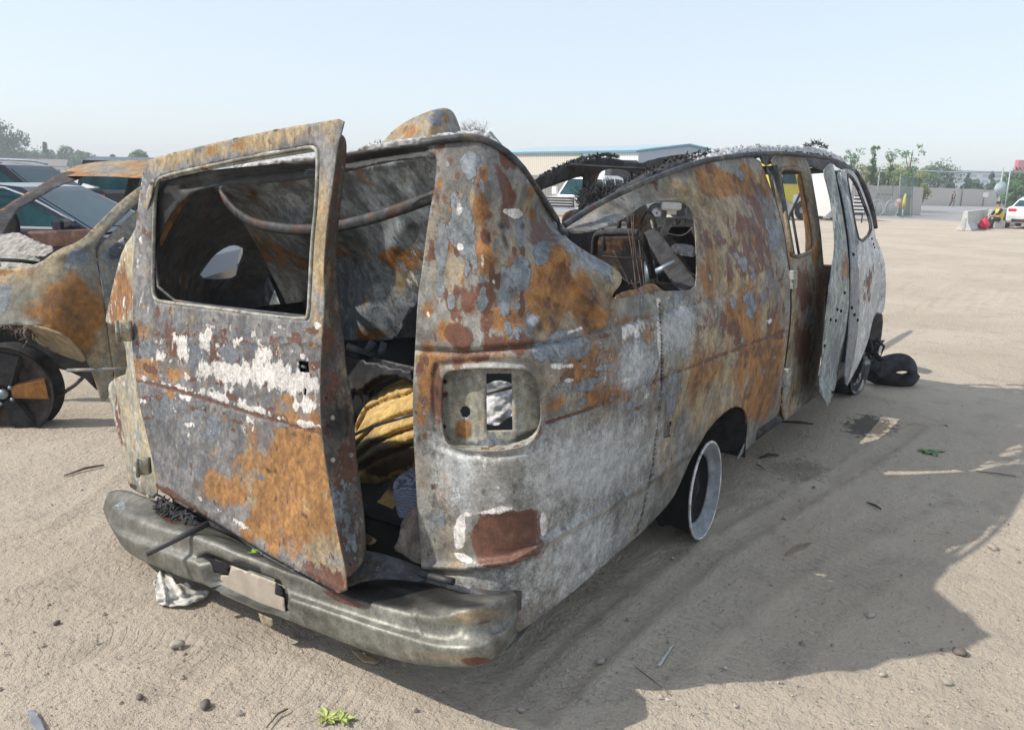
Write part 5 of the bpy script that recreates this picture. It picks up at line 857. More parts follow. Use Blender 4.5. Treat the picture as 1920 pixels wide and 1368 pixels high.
for i, (a, b_, r_, c_, lb) in enumerate([((1472, 1042), (1520, 1020), .007, (.22, .16, .11), 'light brown stick in the shade right of the rear wheel'), ((1625, 943), (1652, 956), .006, (.04, .035, .03), 'short black stick in the middle of the shadow'), ((1830, 884), (1905, 894), .004, (.12, .10, .08), 'thin long twig crossing the sunlit patch'), ((1425, 860), (1460, 856), .010, (.05, .04, .04), 'dark stick beside the cargo door sill'),
    ((1465, 793), (1525, 797), .010, (.05, .04, .035), 'black stick under the cargo door'), ((1190, 1250), (1258, 1304), .003, (.20, .17, .14), 'long thin twig near the lower edge of the shadow'), ((120, 894), (195, 874), .008, (.20, .15, .11), 'dry brown stick on the sunlit dirt at the left'), ((1418, 872), (1435, 882), .006, (.25, .22, .18), 'pale short stick near the rear wheel'),
    ((500, 1365), (540, 1330), .004, (.16, .13, .10), 'dark twig left of the weed sprigs')]):
    p0 = np.array(g2(*a)); p1 = np.array(g2(*b_)); m_ = (p0+p1)/2+np.array([random.uniform(-.015, .015)]*2+[0.003]); o = tube('stick', [p0+[0, 0, r_], m_+[0, 0, r_*1.6], p1+[0, 0, r_]], [r_*.5, r_, r_*.6], plain('stick_wood', c_, .9), None, seg=6, cat=0); setp(o, lb, 'stick', 'sticks lying on the dirt')
b = bmesh.new()
M_stoned = plain('brown_stone', (.13, .11, .095), .9, 0, .3, 30, .5)
M_stone = plain('dusty_stone', (.36, .32, .27), .9, 0, .2, 20, .4)
def stone(px, py, s, lb, mat=M_stone):
    b = bmesh.new(); bmesh.ops.create_icosphere(b, subdivisions=2, radius=1); k = random.uniform(0, 50)
    for v_ in b.verts: v_.co = Vector((v_.co.x*s*1.2, v_.co.y*s*.9, v_.co.z*s*.6))*(1+.45*noise.noise(v_.co*1.2+Vector((k, 0, 0))))
    o = fin('stone', b, mat, None); o.location = Vector(g2(px, py))+Vector((0, 0, s*.3)); o.rotation_euler = (0, 0, k); setp(o, lb, 'stone', 'loose stones on the dirt')
for px, py, s, lb in ((330, 1210, .022, 'angular pale stone behind the bumper, nearest the crushed panel'), (385, 1322, .018, 'dark round stone on the sunlit dirt left of the weeds'), (262, 1307, .012, 'small light stone left of the dark round stone'), (1862, 1028, .024, 'tan stone at the sunlit edge of the shadow'), (1800, 1224, .022, 'dark stone at the lower tip of the shadow'), (1775, 1280, .016, 'pale stone just below the shadow tip'), (1630, 1155, .018, 'pale grey stone in the middle of the shadow'),
   (1775, 798, .012, 'small white stone right of the oil stain'), (1125, 1240, .014, 'small stone by the tyre tracks'), (106, 1168, .012, 'small dark stone at the left edge'), (1655, 1265, .013, 'small light stone inside the lower shadow'), (1470, 970, .012, 'small round stone near the light brown stick'), (975, 1330, .012, 'small stone below the bumper corner')):
    stone(px, py, s, lb, M_stone if 'dark' not in lb else M_stoned)
# loose grit and pebbles
b = bmesh.new(); rnd = random.Random(11)
for i in range(3200):
    px = rnd.uniform(-30, 1950); py = 684+700*rnd.random()**.8
    q = Vector(g2(px, py)); s = rnd.uniform(.0016, .0045) if rnd.random() < .93 else rnd.uniform(.005, .011)
    if (-.3 < q.x < 5.3 and -.9 < q.y < 1.0) and rnd.random() < .6: continue
    v_ = [b.verts.new(q+Vector((x*s*rnd.uniform(.6, 1.5), y*s*rnd.uniform(.6, 1.5), z*s*rnd.uniform(.5, 1)))) for x, y, z in ((1, 0, .1), (0, 1, .1), (-1, 0, .1), (0, -1, .1), (0, 0, 1.1), (0, 0, -.6))]
    for a, c_ in ((0, 1), (1, 2), (2, 3), (3, 0)): b.faces.new((v_[a], v_[c_], v_[4])); b.faces.new((v_[c_], v_[a], v_[5]))
n = NT('grit'); oi = n.noise(35, 2, .5); o = fin('grit', b, n.done(n.mix(n.step(oi, .35, .65), (.16, .14, .12), (.50, .45, .38)), .95), None, smooth=False); o['kind'] = 'stuff'; o['label'] = 'loose grit and pebbles scattered over the dirt'
# peeled burnt tyre by the front wheel
q = np.array(g2(1668, 724)); ring = []
for a in np.linspace(0, 2*math.pi, 40, endpoint=False): ring.append(q+np.array([.16*math.cos(a)*.5+.03, -.16*math.cos(a)*.9, .12+.075*math.sin(a)+.025*math.sin(2*a)]))
o = tube('scrap_tyre', ring, .036, M_soot, None, seg=12, closed=True, flat=2.8); setp(o, 'collapsed burnt black tyre lying ahead of the front wheel', 'tyre')

# ================================================================== BACKGROUND
RZ = YAW-math.pi/2
def gp(px, t):
    k = -(CAMP[2]+t*(Fv[2]+(px-960)/FPX*Rv[2]))/(t*Uv[2])          # ground point at depth t in column px
    return CAMP+(Fv+(px-960)/FPX*Rv+k*Uv)*t
M_glass = plain('car_glass', (.012, .05, .06), .12, 0, .4, 3, 0, None, 40, .18); M_tyre = plain('tyre_rubber', (.02, .02, .02), .85)
M_chrome = plain('chrome_trim', (.6, .62, .65), .2, .9, .05); M_alloy = plain('alloy', (.35, .36, .37), .35, .8, .1)
M_tail = plain('red_tail_light', (.6, .02, .04), .2, 0, .2); M_lamp = plain('headlight_glass', (.6, .62, .62), .15)
M_blackp = plain('black_plastic', (.02, .02, .022), .5)
def car(name, loc, rz, label, cat, Wd, body, green, glass, wheels, WR, pm, extra=None, group=None):
    r = empty(name, tuple(loc), label, cat, group, rz)
    b = bmesh.new(); rings = []
    for y, k in ((-Wd/2, .05), (-Wd/2+.05, 0), (Wd/2-.05, 0), (Wd/2, .05)):
        cx = sum(x for x, z in body)/len(body); cz = sum(z for x, z in body)/len(body)
        rings.append([b.verts.new((x-(k if x > cx else -k), y, z-(k if z > cz else -k*.5))) for x, z in body])
    n = len(body)
    for A, B in zip(rings[:-1], rings[1:]): [b.faces.new((A[i], A[(i+1) % n], B[(i+1) % n], B[i])) for i in range(n)]
    b.faces.new(rings[0]); b.faces.new(rings[-1]); fin('body', b, pm, r, local=True, smooth=False)
    zt = max(z for x, z in green); zb = min(z for x, z in green)
    def hy(z): return Wd/2-.07-.20*(z-zb)/(zt-zb)
    b = bmesh.new(); A = [b.verts.new((x, -hy(z), z)) for x, z in green]; B = [b.verts.new((x, hy(z), z)) for x, z in green]; n = len(green)
    [b.faces.new((A[i], A[(i+1) % n], B[(i+1) % n], B[i])) for i in range(n)]; b.faces.new(A); b.faces.new(B); fin('roof', b, pm, r, local=True, smooth=False)
    for g in glass:
        for sd in (-1, 1):
            o = link('side_window', [(x, sd*(hy(z)+.004), z) for x, z in g], [tuple(range(len(g)))], M_glass, r, False, True); solid(o, .006, 0)
    for (x0, z0), (x1, z1) in zip(green, green[1:]+green[:1]):
        if abs(z1-z0) > .25:
            nx, nz = (z1-z0), -(x1-x0); l = math.hypot(nx, nz); s = 1 if nx*((x0+x1)/2-sum(x for x, z in green)/len(green)) > 0 else -1; ox, oz = .004*s*nx/l, .004*s*nz/l
            q = lambda k, e: (x0+(x1-x0)*k+ox, e*(hy(z0+(z1-z0)*k)-.07), z0+(z1-z0)*k+oz)
            o = link('windshield' , [q(.1, -1), q(.1, 1), q(.9, 1), q(.9, -1)], [(0, 1, 2, 3)], M_glass, r, False, True); solid(o, .006, 0)
    for wx in wheels:
        for sd in (-1, 1):
            Mx = Matrix.Translation((wx, sd*(Wd/2+.005), WR)) @ Matrix.Rotation(math.pi/2*sd, 4, 'X')
            wh = lathe('wheel', [(-.0, WR*.62), (.012, WR*.7), (.012, WR*.92), (-.02, WR), (-.18, WR), (-.2, WR*.9)], Mx, M_tyre, r, 28, local=True)
            ch = lathe('rim', [(.002, WR*.63), (-.02, WR*.55), (-.01, WR*.2), (.0, .001)], Mx, M_alloy, wh, 20, local=True)
            b = bmesh.new(); lathe_bm(b, [(-.006, WR*1.13), (-.006, .001)], Mx, 28); fin('wheel_arch', b, M_blackp, r, local=True)
    if extra: extra(r)
    return r
def cbox(nm, c, s, mat, r, **k): return box(nm, c, s, mat, r, local=True, **k)
sed_b = [(-2.3, .35), (-2.35, .6), (-2.3, .98), (-1.7, 1.02), (0, .97), (1.0, .96), (1.9, .80), (2.3, .65), (2.38, .45), (2.3, .28), (-2.1, .25)]
sed_g = [(-1.95, .98), (-1.25, 1.32), (-.7, 1.43), (-.1, 1.455), (.35, 1.42), (1.25, .93)]
sed_w = [[(-.35, 1.0), (-.38, 1.38), (-.9, 1.34), (-1.45, 1.10), (-1.5, 1.02)], [(-.27, 1.0), (-.27, 1.385), (.28, 1.37), (.95, 1.02), (.93, .985)]]
P_navy = plain('navy_car_paint', (.008, .014, .030), .15, .3, .1, 3, 0, None, 40, .8)
def sed_x(r):
    for sd in (-1, 1):
        cbox('chrome_trim', (-.3, sd*.915, .985), (2.6, .012, .025), M_chrome, r); cbox('door_handle', (.0, sd*.93, .88), (.18, .02, .03), P_navy, r); cbox('mirror', (.95, sd*1.0, 1.03), (.14, .2, .13), P_navy, r, bev=.03)
        tube('roof_trim', [(-1.5, sd*.80, 1.17), (-.9, sd*.745, 1.375), (-.1, sd*.735, 1.43), (.32, sd*.745, 1.40), (1.0, sd*.83, 1.06)], .012, M_chrome, r, local=True, cat=1)
    tube('steering_wheel', [(.65+.05*math.cos(a), -.35+.18*math.sin(a), .98+.18*math.cos(a)) for a in np.linspace(0, 6.28, 20)], .015, M_blackp, r, local=True)
q = gp(70, 10.1); car('sedan', q, RZ, 'dark blue sedan with chrome window trim behind the burnt car', 'car', 1.85, sed_b, sed_g, sed_w, (-1.45, 1.4), .34, P_navy, sed_x)
suv_b = [(-2.3, .35), (-2.35, .7), (-2.3, 1.08), (0, 1.08), (1.2, 1.06), (2.1, .95), (2.3, .7), (2.3, .35)]
suv_g = [(-2.25, 1.06), (-1.95, 1.60), (-1.4, 1.70), (0, 1.73), (.5, 1.68), (1.35, 1.05)]
suv_w = [[(-1.9, 1.12), (-1.75, 1.55), (-.95, 1.60), (-.95, 1.12)], [(-.87, 1.12), (-.87, 1.6), (.0, 1.62), (.0, 1.12)], [(.08, 1.12), (.08, 1.62), (.42, 1.6), (1.12, 1.12)]]
def suv_x(r):
    for sd in (-1, 1): tube('roof_rail', [(-1.6, sd*.66, 1.72), (-1.4, sd*.66, 1.77), (.2, sd*.66, 1.78), (.45, sd*.66, 1.72)], .02, M_chrome, r, local=True, cat=1)
q = gp(20, 14.2); car('parked_suv', q, RZ, 'dark parked suv with roof rails, farthest left above the sedan', 'suv', 1.9, suv_b, suv_g, suv_w, (-1.4, 1.45), .37, plain('dark_suv_paint', (.010, .014, .022), .2, .3, .1), suv_x)
tr_b = [(-2.9, .55), (-2.95, .8), (-2.9, 1.30), (-1.0, 1.30), (-.95, 1.12), (1.2, 1.12), (2.6, 1.08), (2.85, .95), (2.9, .5), (2.6, .4), (-2.5, .4)]
tr_g = [(-1.0, 1.1), (-.9, 1.82), (-.5, 1.90), (.5, 1.88), (.75, 1.82), (1.35, 1.1)]
tr_w = [[(-.85, 1.2), (-.8, 1.75), (-.15, 1.78), (-.15, 1.2)], [(-.05, 1.2), (-.05, 1.78), (.62, 1.74), (1.1, 1.2)]]
P_blk = plain('black_truck_paint', (.006, .009, .018), .2, .3, .1)
def tr_x(r):
    for sd in (-1, 1):
        t_ = cbox('tail_light', (-2.91, sd*.86, 1.08), (.08, .22, .30), M_tail, r); 
    cbox('tailgate', (-2.955, 0, .95), (.03, 1.45, .6), P_blk, r); cbox('bumper', (-3.02, 0, .5), (.15, 1.85, .2), M_chrome, r, bev=.02)
q = gp(196, 15); car('pickup_truck', np.array(q)+Fv*np.array([2, 2, 0]), YAW-.12, 'black pickup truck with a bright red tail light beyond the sedan', 'truck', 1.95, tr_b, tr_g, tr_w, (-1.9, 1.85), .39, P_blk, tr_x)
q = gp(158, 17); car('parked_car', q, RZ+math.pi-.4, 'pale silver parked car glimpsed left of the black pickup', 'car', 1.8, sed_b, sed_g, sed_w, (-1.45, 1.4), .33, plain('silver_paint', (.5, .5, .48), .3, .3, .1))
# ---- right hand yard
P_white = plain('white_vehicle_paint', (.72, .73, .74), .3, 0, .04)
def gm_x(r):
    g = cbox('grille', (2.9, 0, .93), (.05, 1.25, .34), M_blackp, r)
    for z in (.84, .93, 1.02): cbox('grille_bar', (2.935, 0, z), (.03, 1.25, .035), M_chrome, g)
    for sd in (-1, 1): cbox('headlight', (2.88, sd*.78, .95), (.08, .26, .30), M_lamp, r); cbox('mirror', (1.15, sd*1.12, 1.3), (.12, .22, .3), P_white, r, bev=.03)
    cbox('bumper', (2.98, 0, .58), (.16, 1.9, .24), M_chrome, r, bev=.03)
q = gp(1112, 31.5); car('white_pickup', q, YAW+math.pi-.55, 'white pickup truck facing the camera, in front of the beige fence', 'truck', 2.0, tr_b, tr_g, tr_w, (-1.9, 1.85), .41, P_white, gm_x)
q = gp(1160, 36); car('white_crew_truck', q, YAW+math.pi/2+.15, 'white truck with two dark side windows, behind the white pickup', 'truck', 2.0, suv_b, suv_g, suv_w, (-1.4, 1.45), .40, P_white)
# dark flatbed lorry seen through the van window
q = gp(1240, 36); fl = empty('flatbed_lorry', tuple(q), 'black flatbed lorry seen through the burnt van side window', 'lorry', None, RZ)
cbox('chassis', (0, 0, .95), (5.6, .9, .28), M_black, fl, bev=.02); cbox('bed', (.2, 0, 1.35), (3.6, 2.3, .5), M_black, fl, bev=.02); cbox('cab', (-1.9, 0, 1.75), (1.2, 2.2, 1.7), M_soot, fl, bev=.08); cbox('fuel_tank', (.2, -.9, .75), (.9, .4, .4), M_alloy, fl, bev=.06)
for x in (-1.6, 1.3, 2.2):
    for sd in (-1, 1): lathe('wheel', [(.0, .12), (-.06, .26), (.02, .34), (.02, .46), (-.05, .5), (-.25, .5)], Matrix.Translation((x, sd*1.1, .5)) @ Matrix.Rotation(math.pi/2*sd, 4, 'X'), M_tyre, fl, 24, True)
q = gp(1283, 41); ut = empty('utility_trailer', tuple(q), 'small white utility trailer right of the black flatbed lorry', 'trailer', None, RZ)
cbox('deck', (0, 0, .85), (2.4, 1.6, .14), P_white, ut, bev=.02); cbox('rack', (-.2, 0, 1.2), (.9, 1.0, .55), P_white, ut, bev=.03); cbox('control_box', (-.6, -.55, 1.3), (.3, .1, .4), M_tail, ut)
for sd in (-1, 1): lathe('wheel', [(.02, .1), (.0, .22), (.02, .36), (-.15, .36)], Matrix.Translation((-.3, sd*.8, .36)) @ Matrix.Rotation(math.pi/2*sd, 4, 'X'), M_tyre, ut, 24, True)
# yellow tow truck
q = gp(1446, 42.5); P_yel = plain('yellow_paint', (.55, .47, .03), .3, 0, .05)
ty = empty('tow_truck', tuple(q), 'yellow tow truck cab seen through the cargo door window', 'lorry', None, RZ+.5)
b = bmesh.new(); pr = [(-1.2, .9), (-1.2, 2.75), (-.9, 2.95), (.1, 2.95), (.45, 2.7), (.7, 1.75), (1.5, 1.55), (1.6, .8)]
for y in (-1.05, 1.05): [b.verts.new((x, y, z)) for x, z in pr]
b.verts.ensure_lookup_table(); n_ = len(pr); [b.faces.new((b.verts[i], b.verts[(i+1) % n_], b.verts[n_+(i+1) % n_], b.verts[n_+i])) for i in range(n_)]; b.faces.new(b.verts[:n_]); b.faces.new(b.verts[n_:])
fin('cab', b, P_yel, ty, local=True, smooth=False, bev=.04)
for sd in (-1, 1):
    o = link('side_window', [(-.6, sd*1.06, 1.8), (-.55, sd*1.06, 2.6), (.15, sd*1.06, 2.6), (.5, sd*1.06, 1.8)], [(0, 1, 2, 3)], M_glass, ty, False, True); solid(o, .01, 0)
    cbox('mirror', (.6, sd*1.3, 2.2), (.1, .2, .5), M_blackp, ty); cbox('fender', (.9, sd*1.0, 1.05), (1.2, .25, .5), P_white, ty, bev=.08)
    for x in (.95, -2.6):
        wh = lathe('wheel', [(.0, .12), (-.06, .28), (.02, .34), (.03, .46), (-.02, .5), (-.25, .5)], Matrix.Translation((x, sd*1.1, .5)) @ Matrix.Rotation(math.pi/2*sd, 4, 'X'), M_tyre, ty, 28, True)
        lathe('rim', [(.0, .30), (-.03, .28), (-.01, .12), (.02, .001)], Matrix.Translation((x, sd*1.1, .5)) @ Matrix.Rotation(math.pi/2*sd, 4, 'X'), M_alloy, wh, 20, True)
o = link('windshield', [(.51, -.9, 2.6), (.51, .9, 2.6), (.73, .95, 1.85), (.73, -.95, 1.85)], [(0, 1, 2, 3)], M_glass, ty, False, True); solid(o, .01, 0)
cbox('deck', (-2.4, 0, 1.0), (2.6, 2.1, .25), P_yel, ty, bev=.02); cbox('tank', (-.4, -1.0, .75), (.8, .3, .45), M_alloy, ty, bev=.05)
q = gp(1552, 44); cbx = empty('cargo_trailer', tuple(q), 'tall white cargo trailer standing between the open van doors', 'trailer', None, RZ)
b = cbox('box', (0, 0, 1.28), (.9, 3.4, 2.3), P_white, cbx, bev=.04); cbox('door_seam', (-.1, -1.72, 1.25), (.02, .02, 2.1), M_blackp, cbx); cbox('hitch', (0, -2.0, .35), (.1, .8, .1), M_black, cbx)
for sd in (-1, 1): lathe('wheel', [(.02, .1), (.0, .22), (.02, .36), (-.15, .36)], Matrix.Translation((sd*.42, .2, .36)) @ Matrix.Rotation(math.pi/2*sd, 4, 'Y'), M_tyre, cbx, 24, True)
q = gp(1607, 40); bar = empty('striped_barricade', tuple(q), 'black and white striped barricade seen through the cab door window', 'barricade', None, RZ)
for k in range(5): cbox('stripe', (0, 0, .55+k*.17), (.55, .06, .085), P_white, bar)
cbox('board', (0, .04, .85), (.5, .03, .95), M_blackp, bar)
for sd in (-1, 1): cbox('leg', (sd*.24, .06, .45), (.05, .05, .9), M_blackp, bar)
# white car on the right edge
def wc_x(r):
    for sd in (-1, 1): cbox('tail_light', (-2.27, sd*.68, .84), (.14, .34, .14), M_tail, r, bev=.02)
    cbox('bumper_lower', (-2.3, 0, .38), (.12, 1.3, .12), M_blackp, r); cbox('number_plate', (-2.37, 0, .66), (.02, .32, .14), M_lamp, r)
q = gp(1925, 37.2); q = np.array(q)+np.array([math.cos(YAW-.72), math.sin(YAW-.72), 0])*2.3
car('white_car', q, YAW-.72, 'white car with red tail lights, parked at the right beside the concrete barriers', 'car', 1.82, sed_b, sed_g, sed_w, (-1.45, 1.4), .34, P_white, wc_x)
# concrete barriers
M_conc = plain('pale_concrete', (.50, .50, .48), .9, 0, .12, 6, .3); M_concd = plain('grey_concrete', (.40, .42, .43), .9, 0, .1, 6, .2)
def barrier(px0, t0, px1, t1, label, ends):
    a = np.array(gp(px0, t0)); c = np.array(gp(px1, t1)); d = c-a; L = np.linalg.norm(d); rz = math.atan2(d[1], d[0])
    r = empty('concrete_barrier', tuple(a), label, 'barrier', 'concrete barriers by the white car', rz)
    pr = [(-.3, 0), (.3, 0), (.28, .08), (.12, .33), (.08, .82), (-.08, .82), (-.12, .33), (-.28, .08)]
    b = bmesh.new(); A = [b.verts.new((0, y, z)) for y, z in pr]; B = [b.verts.new((L, y, z)) for y, z in pr]; n = len(pr)
    [b.faces.new((A[i], A[(i+1) % n], B[(i+1) % n], B[i])) for i in range(n)]; b.faces.new(A); b.faces.new(B); fin('block', b, M_conc, r, local=True, smooth=False, bev=.012)
    cbox('end_slot', (-.01, 0, .28), (.03, .09, .5), M_concd, r)
    return r
barrier(1806, 34.5, 1845, 40, 'nearer concrete barrier, left of the red bag', 0)
barrier(1853, 38.2, 1895, 43.5, 'concrete barrier behind the seated worker', 0)
q = gp(1844, 36.2); b = bmesh.new(); bmesh.ops.create_icosphere(b, subdivisions=4, radius=1)
for v_ in b.verts:
    x, y, z = v_.co; k = 1-.45*max(0, z)-.0; n_ = noise.noise(v_.co*2.2)*.25; v_.co = Vector((x*.24*k*(1+n_), y*.18*k*(1+n_), max(0, .24+z*.27*(1+n_*.5))))
o = fin('red_bag', b, plain('red_cloth', (.62, .02, .06), .6, 0, .2, 8, .4), None); o.location = q; o.rotation_euler = (0, 0, RZ); setp(o, 'red bag on the ground between the two concrete barriers', 'bag')

# ---- people (skinned skeletons)
def person(loc, rz, joints, edges, rad, label, skin, parts, root=0):
    me = bpy.data.meshes.new('person'); me.from_pydata(joints, edges, []); me.update()
    o = bpy.data.objects.new('person', me); COL.objects.link(o); o.location = loc; o.rotation_euler = (0, 0, rz); setp(o, label, 'person')
    sk = o.modifiers.new('skin', 'SKIN'); d = me.skin_vertices[0].data
    for i, r_ in enumerate(rad): d[i].radius = (r_, r_) if not isinstance(r_, tuple) else r_; d[i].use_root = (i == root)
    s = o.modifiers.new('sub', 'SUBSURF'); s.levels = 2; s.render_levels = 2; me.materials.append(skin)
    for nm, P_, mat, rr in parts:
        b = bmesh.new(); tube_bm(b, chaikin(P_, 1, False), list(np.interp(np.linspace(0, 1, len(chaikin(P_, 1, False))), np.linspace(0, 1, len(rr)), rr)), 12); fin(nm, b, mat, o, local=True)
    return o
M_skin = plain('skin', (.42, .24, .16), .6, 0, .1); M_pants = plain('dark_work_trousers', (.03, .035, .045), .9, 0, .3, 12, .4)
M_vest = plain('hi_vis_vest', (.60, .60, .10), .7, 0, .1, 10, .2); M_orng = plain('vest_orange', (.85, .35, .08), .6); M_shirt = plain('black_shirt', (.02, .02, .022), .9); M_hair = plain('dark_hair', (.03, .018, .012), .8)
q = gp(1866, 37.4)
# seated on a low block, facing left, elbows on knees
J = [(.10, 0, .46), (.14, 0, .62), (.08, 0, .85), (.04, 0, 1.0), (.0, 0, 1.08), (-.02, 0, 1.2), (-.02, 0, 1.30),
     (.08, -.17, .95), (-.08, -.24, .75), (-.26, -.18, .66), (-.34, -.16, .64), (.08, .17, .95), (-.08, .24, .76), (-.26, .16, .66), (-.34, .14, .64),
     (.06, -.11, .45), (-.34, -.16, .52), (-.30, -.16, .10), (-.42, -.17, .05), (.06, .11, .45), (-.34, .18, .50), (-.26, .18, .10), (-.38, .19, .05)]
Ed = [(0, 1), (1, 2), (2, 3), (3, 4), (4, 5), (5, 6), (3, 7), (7, 8), (8, 9), (9, 10), (3, 11), (11, 12), (12, 13), (13, 14), (0, 15), (15, 16), (16, 17), (17, 18), (0, 19), (19, 20), (20, 21), (21, 22)]
Rr = [.14, .14, .15, .11, .055, .095, .085, .07, .05, .035, .03, .07, .05, .035, .03, .09, .065, .045, .04, .09, .065, .045, .04]
pn = person(q, RZ, J, Ed, Rr, 'seated worker in yellow vest and dark trousers beside the white car', M_skin, [
 ('vest', [(.11, 0, .48), (.14, 0, .66), (.08, 0, .88), (.05, 0, 1.0)], M_vest, [.18, .19, .20, .14]), ('vest_stripe', [(.135, 0, .60), (.13, 0, .66)], M_orng, [.205, .205]),
 ('sleeve', [(.08, -.17, .96), (-.08, -.25, .75), (-.20, -.20, .68)], M_shirt, [.085, .07, .05]), ('sleeve', [(.08, .17, .96), (-.08, .25, .76), (-.20, .18, .68)], M_shirt, [.085, .07, .05]),
 ('trouser_leg', [(.08, -.11, .45), (-.34, -.16, .52), (-.30, -.16, .12)], M_pants, [.12, .09, .07]), ('trouser_leg', [(.08, .11, .45), (-.34, .18, .50), (-.26, .18, .12)], M_pants, [.12, .09, .07]),
 ('cap', [(-.02, 0, 1.24), (-.02, 0, 1.33), (-.02, 0, 1.37)], M_hair, [.115, .11, .04]), ('boot', [(-.28, -.16, .08), (-.43, -.17, .05)], M_blackp, [.065, .05]), ('boot', [(-.25, .18, .08), (-.40, .19, .05)], M_blackp, [.065, .05])])
pn.scale = (.9, .9, .9)
q = gp(1869, 37.6); box('kerb_block', tuple(np.array(q)+np.array([.05, 0, .18])), (.5, .4, .36), M_conc, None, rz=RZ, bev=.02); setp(bpy.data.objects['kerb_block'], 'low grey block the seated worker sits on', 'block')
q = g2(1785, 388)
J = [(0, 0, .9), (0, 0, 1.1), (.02, 0, 1.35), (.03, 0, 1.48), (.04, 0, 1.62), (.04, 0, 1.70), (.0, -.17, 1.42), (-.08, -.2, 1.15), (.02, -.2, .95), (.02, .17, 1.42), (.1, .2, 1.15), (.2, .18, .98), (0, -.09, .88), (.12, -.09, .5), (.0, -.09, .08), (.12, -.09, .04), (0, .09, .88), (-.1, .09, .5), (-.28, .09, .12), (-.18, .09, .04)]
Ed = [(0, 1), (1, 2), (2, 3), (3, 4), (4, 5), (2, 6), (6, 7), (7, 8), (2, 9), (9, 10), (10, 11), (0, 12), (12, 13), (13, 14), (14, 15), (0, 16), (16, 17), (17, 18), (18, 19)]
person(q, RZ, J, Ed, [.13, .12, .15, .06, .1, .08, .07, .05, .035, .07, .05, .035, .1, .07, .05, .04, .1, .07, .05, .04], 'person in dark clothes walking in front of the far fence', M_skin, [
 ('jacket', [(0, 0, .85), (0, 0, 1.1), (.02, 0, 1.4), (.03, 0, 1.5)], M_shirt, [.17, .17, .2, .08]), ('trouser_leg', [(0, -.09, .9), (.12, -.09, .5), (.0, -.09, .1)], plain('grey_trousers', (.15, .14, .13), .9), [.12, .09, .08]),
 ('trouser_leg', [(0, .09, .9), (-.1, .09, .5), (-.26, .09, .12)], M_pants, [.12, .09, .08]), ('hair', [(.03, 0, 1.66), (.04, 0, 1.76)], M_hair, [.115, .08])]).scale = (1, 1, .93)

# ---- fences
def fence(pts, h, label, mat, pm, group=None, n=10, wav=.05, name='panel_fence'):
    P_ = [np.array(gp(a, t)) for a, t in pts]; r = empty(name, tuple(P_[0]), label, 'fence', group)
    for A, B in zip(P_[:-1], P_[1:]):
        k = max(1, int(np.linalg.norm(B-A)/3.0))
        for i in range(k):
            a = A+(B-A)*i/k; c = A+(B-A)*(i+1)/k; m = 10; V = []; F = []; d = (c-a)/np.linalg.norm(c-a); nr = np.array([d[1], -d[0], 0])
            for j in range(m+1):
                q = a+(c-a)*j/m-P_[0]; hh = h+wav*math.sin((i*m+j)*.35)+random.uniform(-.02, .02)
                V += [tuple(q+nr*.02), tuple(q+nr*.02+np.array([0, 0, hh])), tuple(q-nr*.04+np.array([0, 0, hh])), tuple(q-nr*.04)]
            for j in range(m): F += [(4*j, 4*j+4, 4*j+5, 4*j+1), (4*j+1, 4*j+5, 4*j+6, 4*j+2), (4*j+2, 4*j+6, 4*j+7, 4*j+3)]
            link('fence_panel', V, F, mat, r, False, True)
            q = a-P_[0]+nr*.08; cbox('post', tuple(q+np.array([0, 0, h*.56])), (.1, .1, h*1.15), pm, r)
    return r
n_ = NT('fence_board'); wv = n_.n.new('ShaderNodeTexWave'); wv.inputs['Scale'].default_value = 2.2; wv.inputs['Distortion'].default_value = .2; n_.l.new(n_.co.outputs['Object'], wv.inputs['Vector']); wv.bands_direction = 'X'
nz_ = n_.noise(1.5, 4, .6); M_fence = n_.done(n_.mix(n_.math('MULTIPLY', n_.step(wv.outputs[1], .0, .25), .8), (.46, .42, .37), n_.mix(nz_, (.54, .50, .45), (.66, .62, .56))), .9)
M_post = plain('weathered_post', (.20, .18, .16), .85)
fence([(960, 46), (1215, 48), (1330, 50)], 1.95, 'beige board fence behind the white pickup truck', M_fence, M_post)
fence([(1330, 51), (1500, 52), (1620, 53), (1725, 55)], 1.85, 'beige board fence under the yellow green shrubs', M_fence, M_post)
fence([(1727, 92), (1800, 94), (1882, 96)], 1.95, 'pale board fence behind the walking person', M_fence, M_post)
fence([(1895, 88), (1990, 90)], 1.7, 'short pale fence behind the white car', M_fence, M_post)
q = gp(1890, 84); box('gate_pillar', tuple(np.array(q)+np.array([0, 0, 1.35])), (.45, .45, 2.7), M_conc, None, bev=.03); setp(bpy.data.objects['gate_pillar'], 'pale square pillar at the end of the far fence', 'pillar')
# overhead cable across the yard
M_galv = plain('galvanised_pipe', (.38, .42, .44), .5, .4, .15, 5)
a = at(1628, 316, 62); c = at(1960, 323, 62); tube('overhead_pipe', [a, (a+c)/2-np.array([0, 0, .15]), c], .05, M_galv); setp(bpy.data.objects['overhead_pipe'], 'thin horizontal pipe spanning above the yard on poles', 'pipe')
for px in (1640, 1882, 1935):
    q = np.array(gp(px, 62)); o = tube('yard_pole', [q, q+np.array([0, 0, 3.3])], .05, M_galv); setp(o, {1640: 'thin yard pole left of the chain link gate', 1882: 'thin yard pole behind the round sign', 1935: 'thin yard pole at the right edge behind the white car'}[px], 'pole', 'thin poles of the yard')
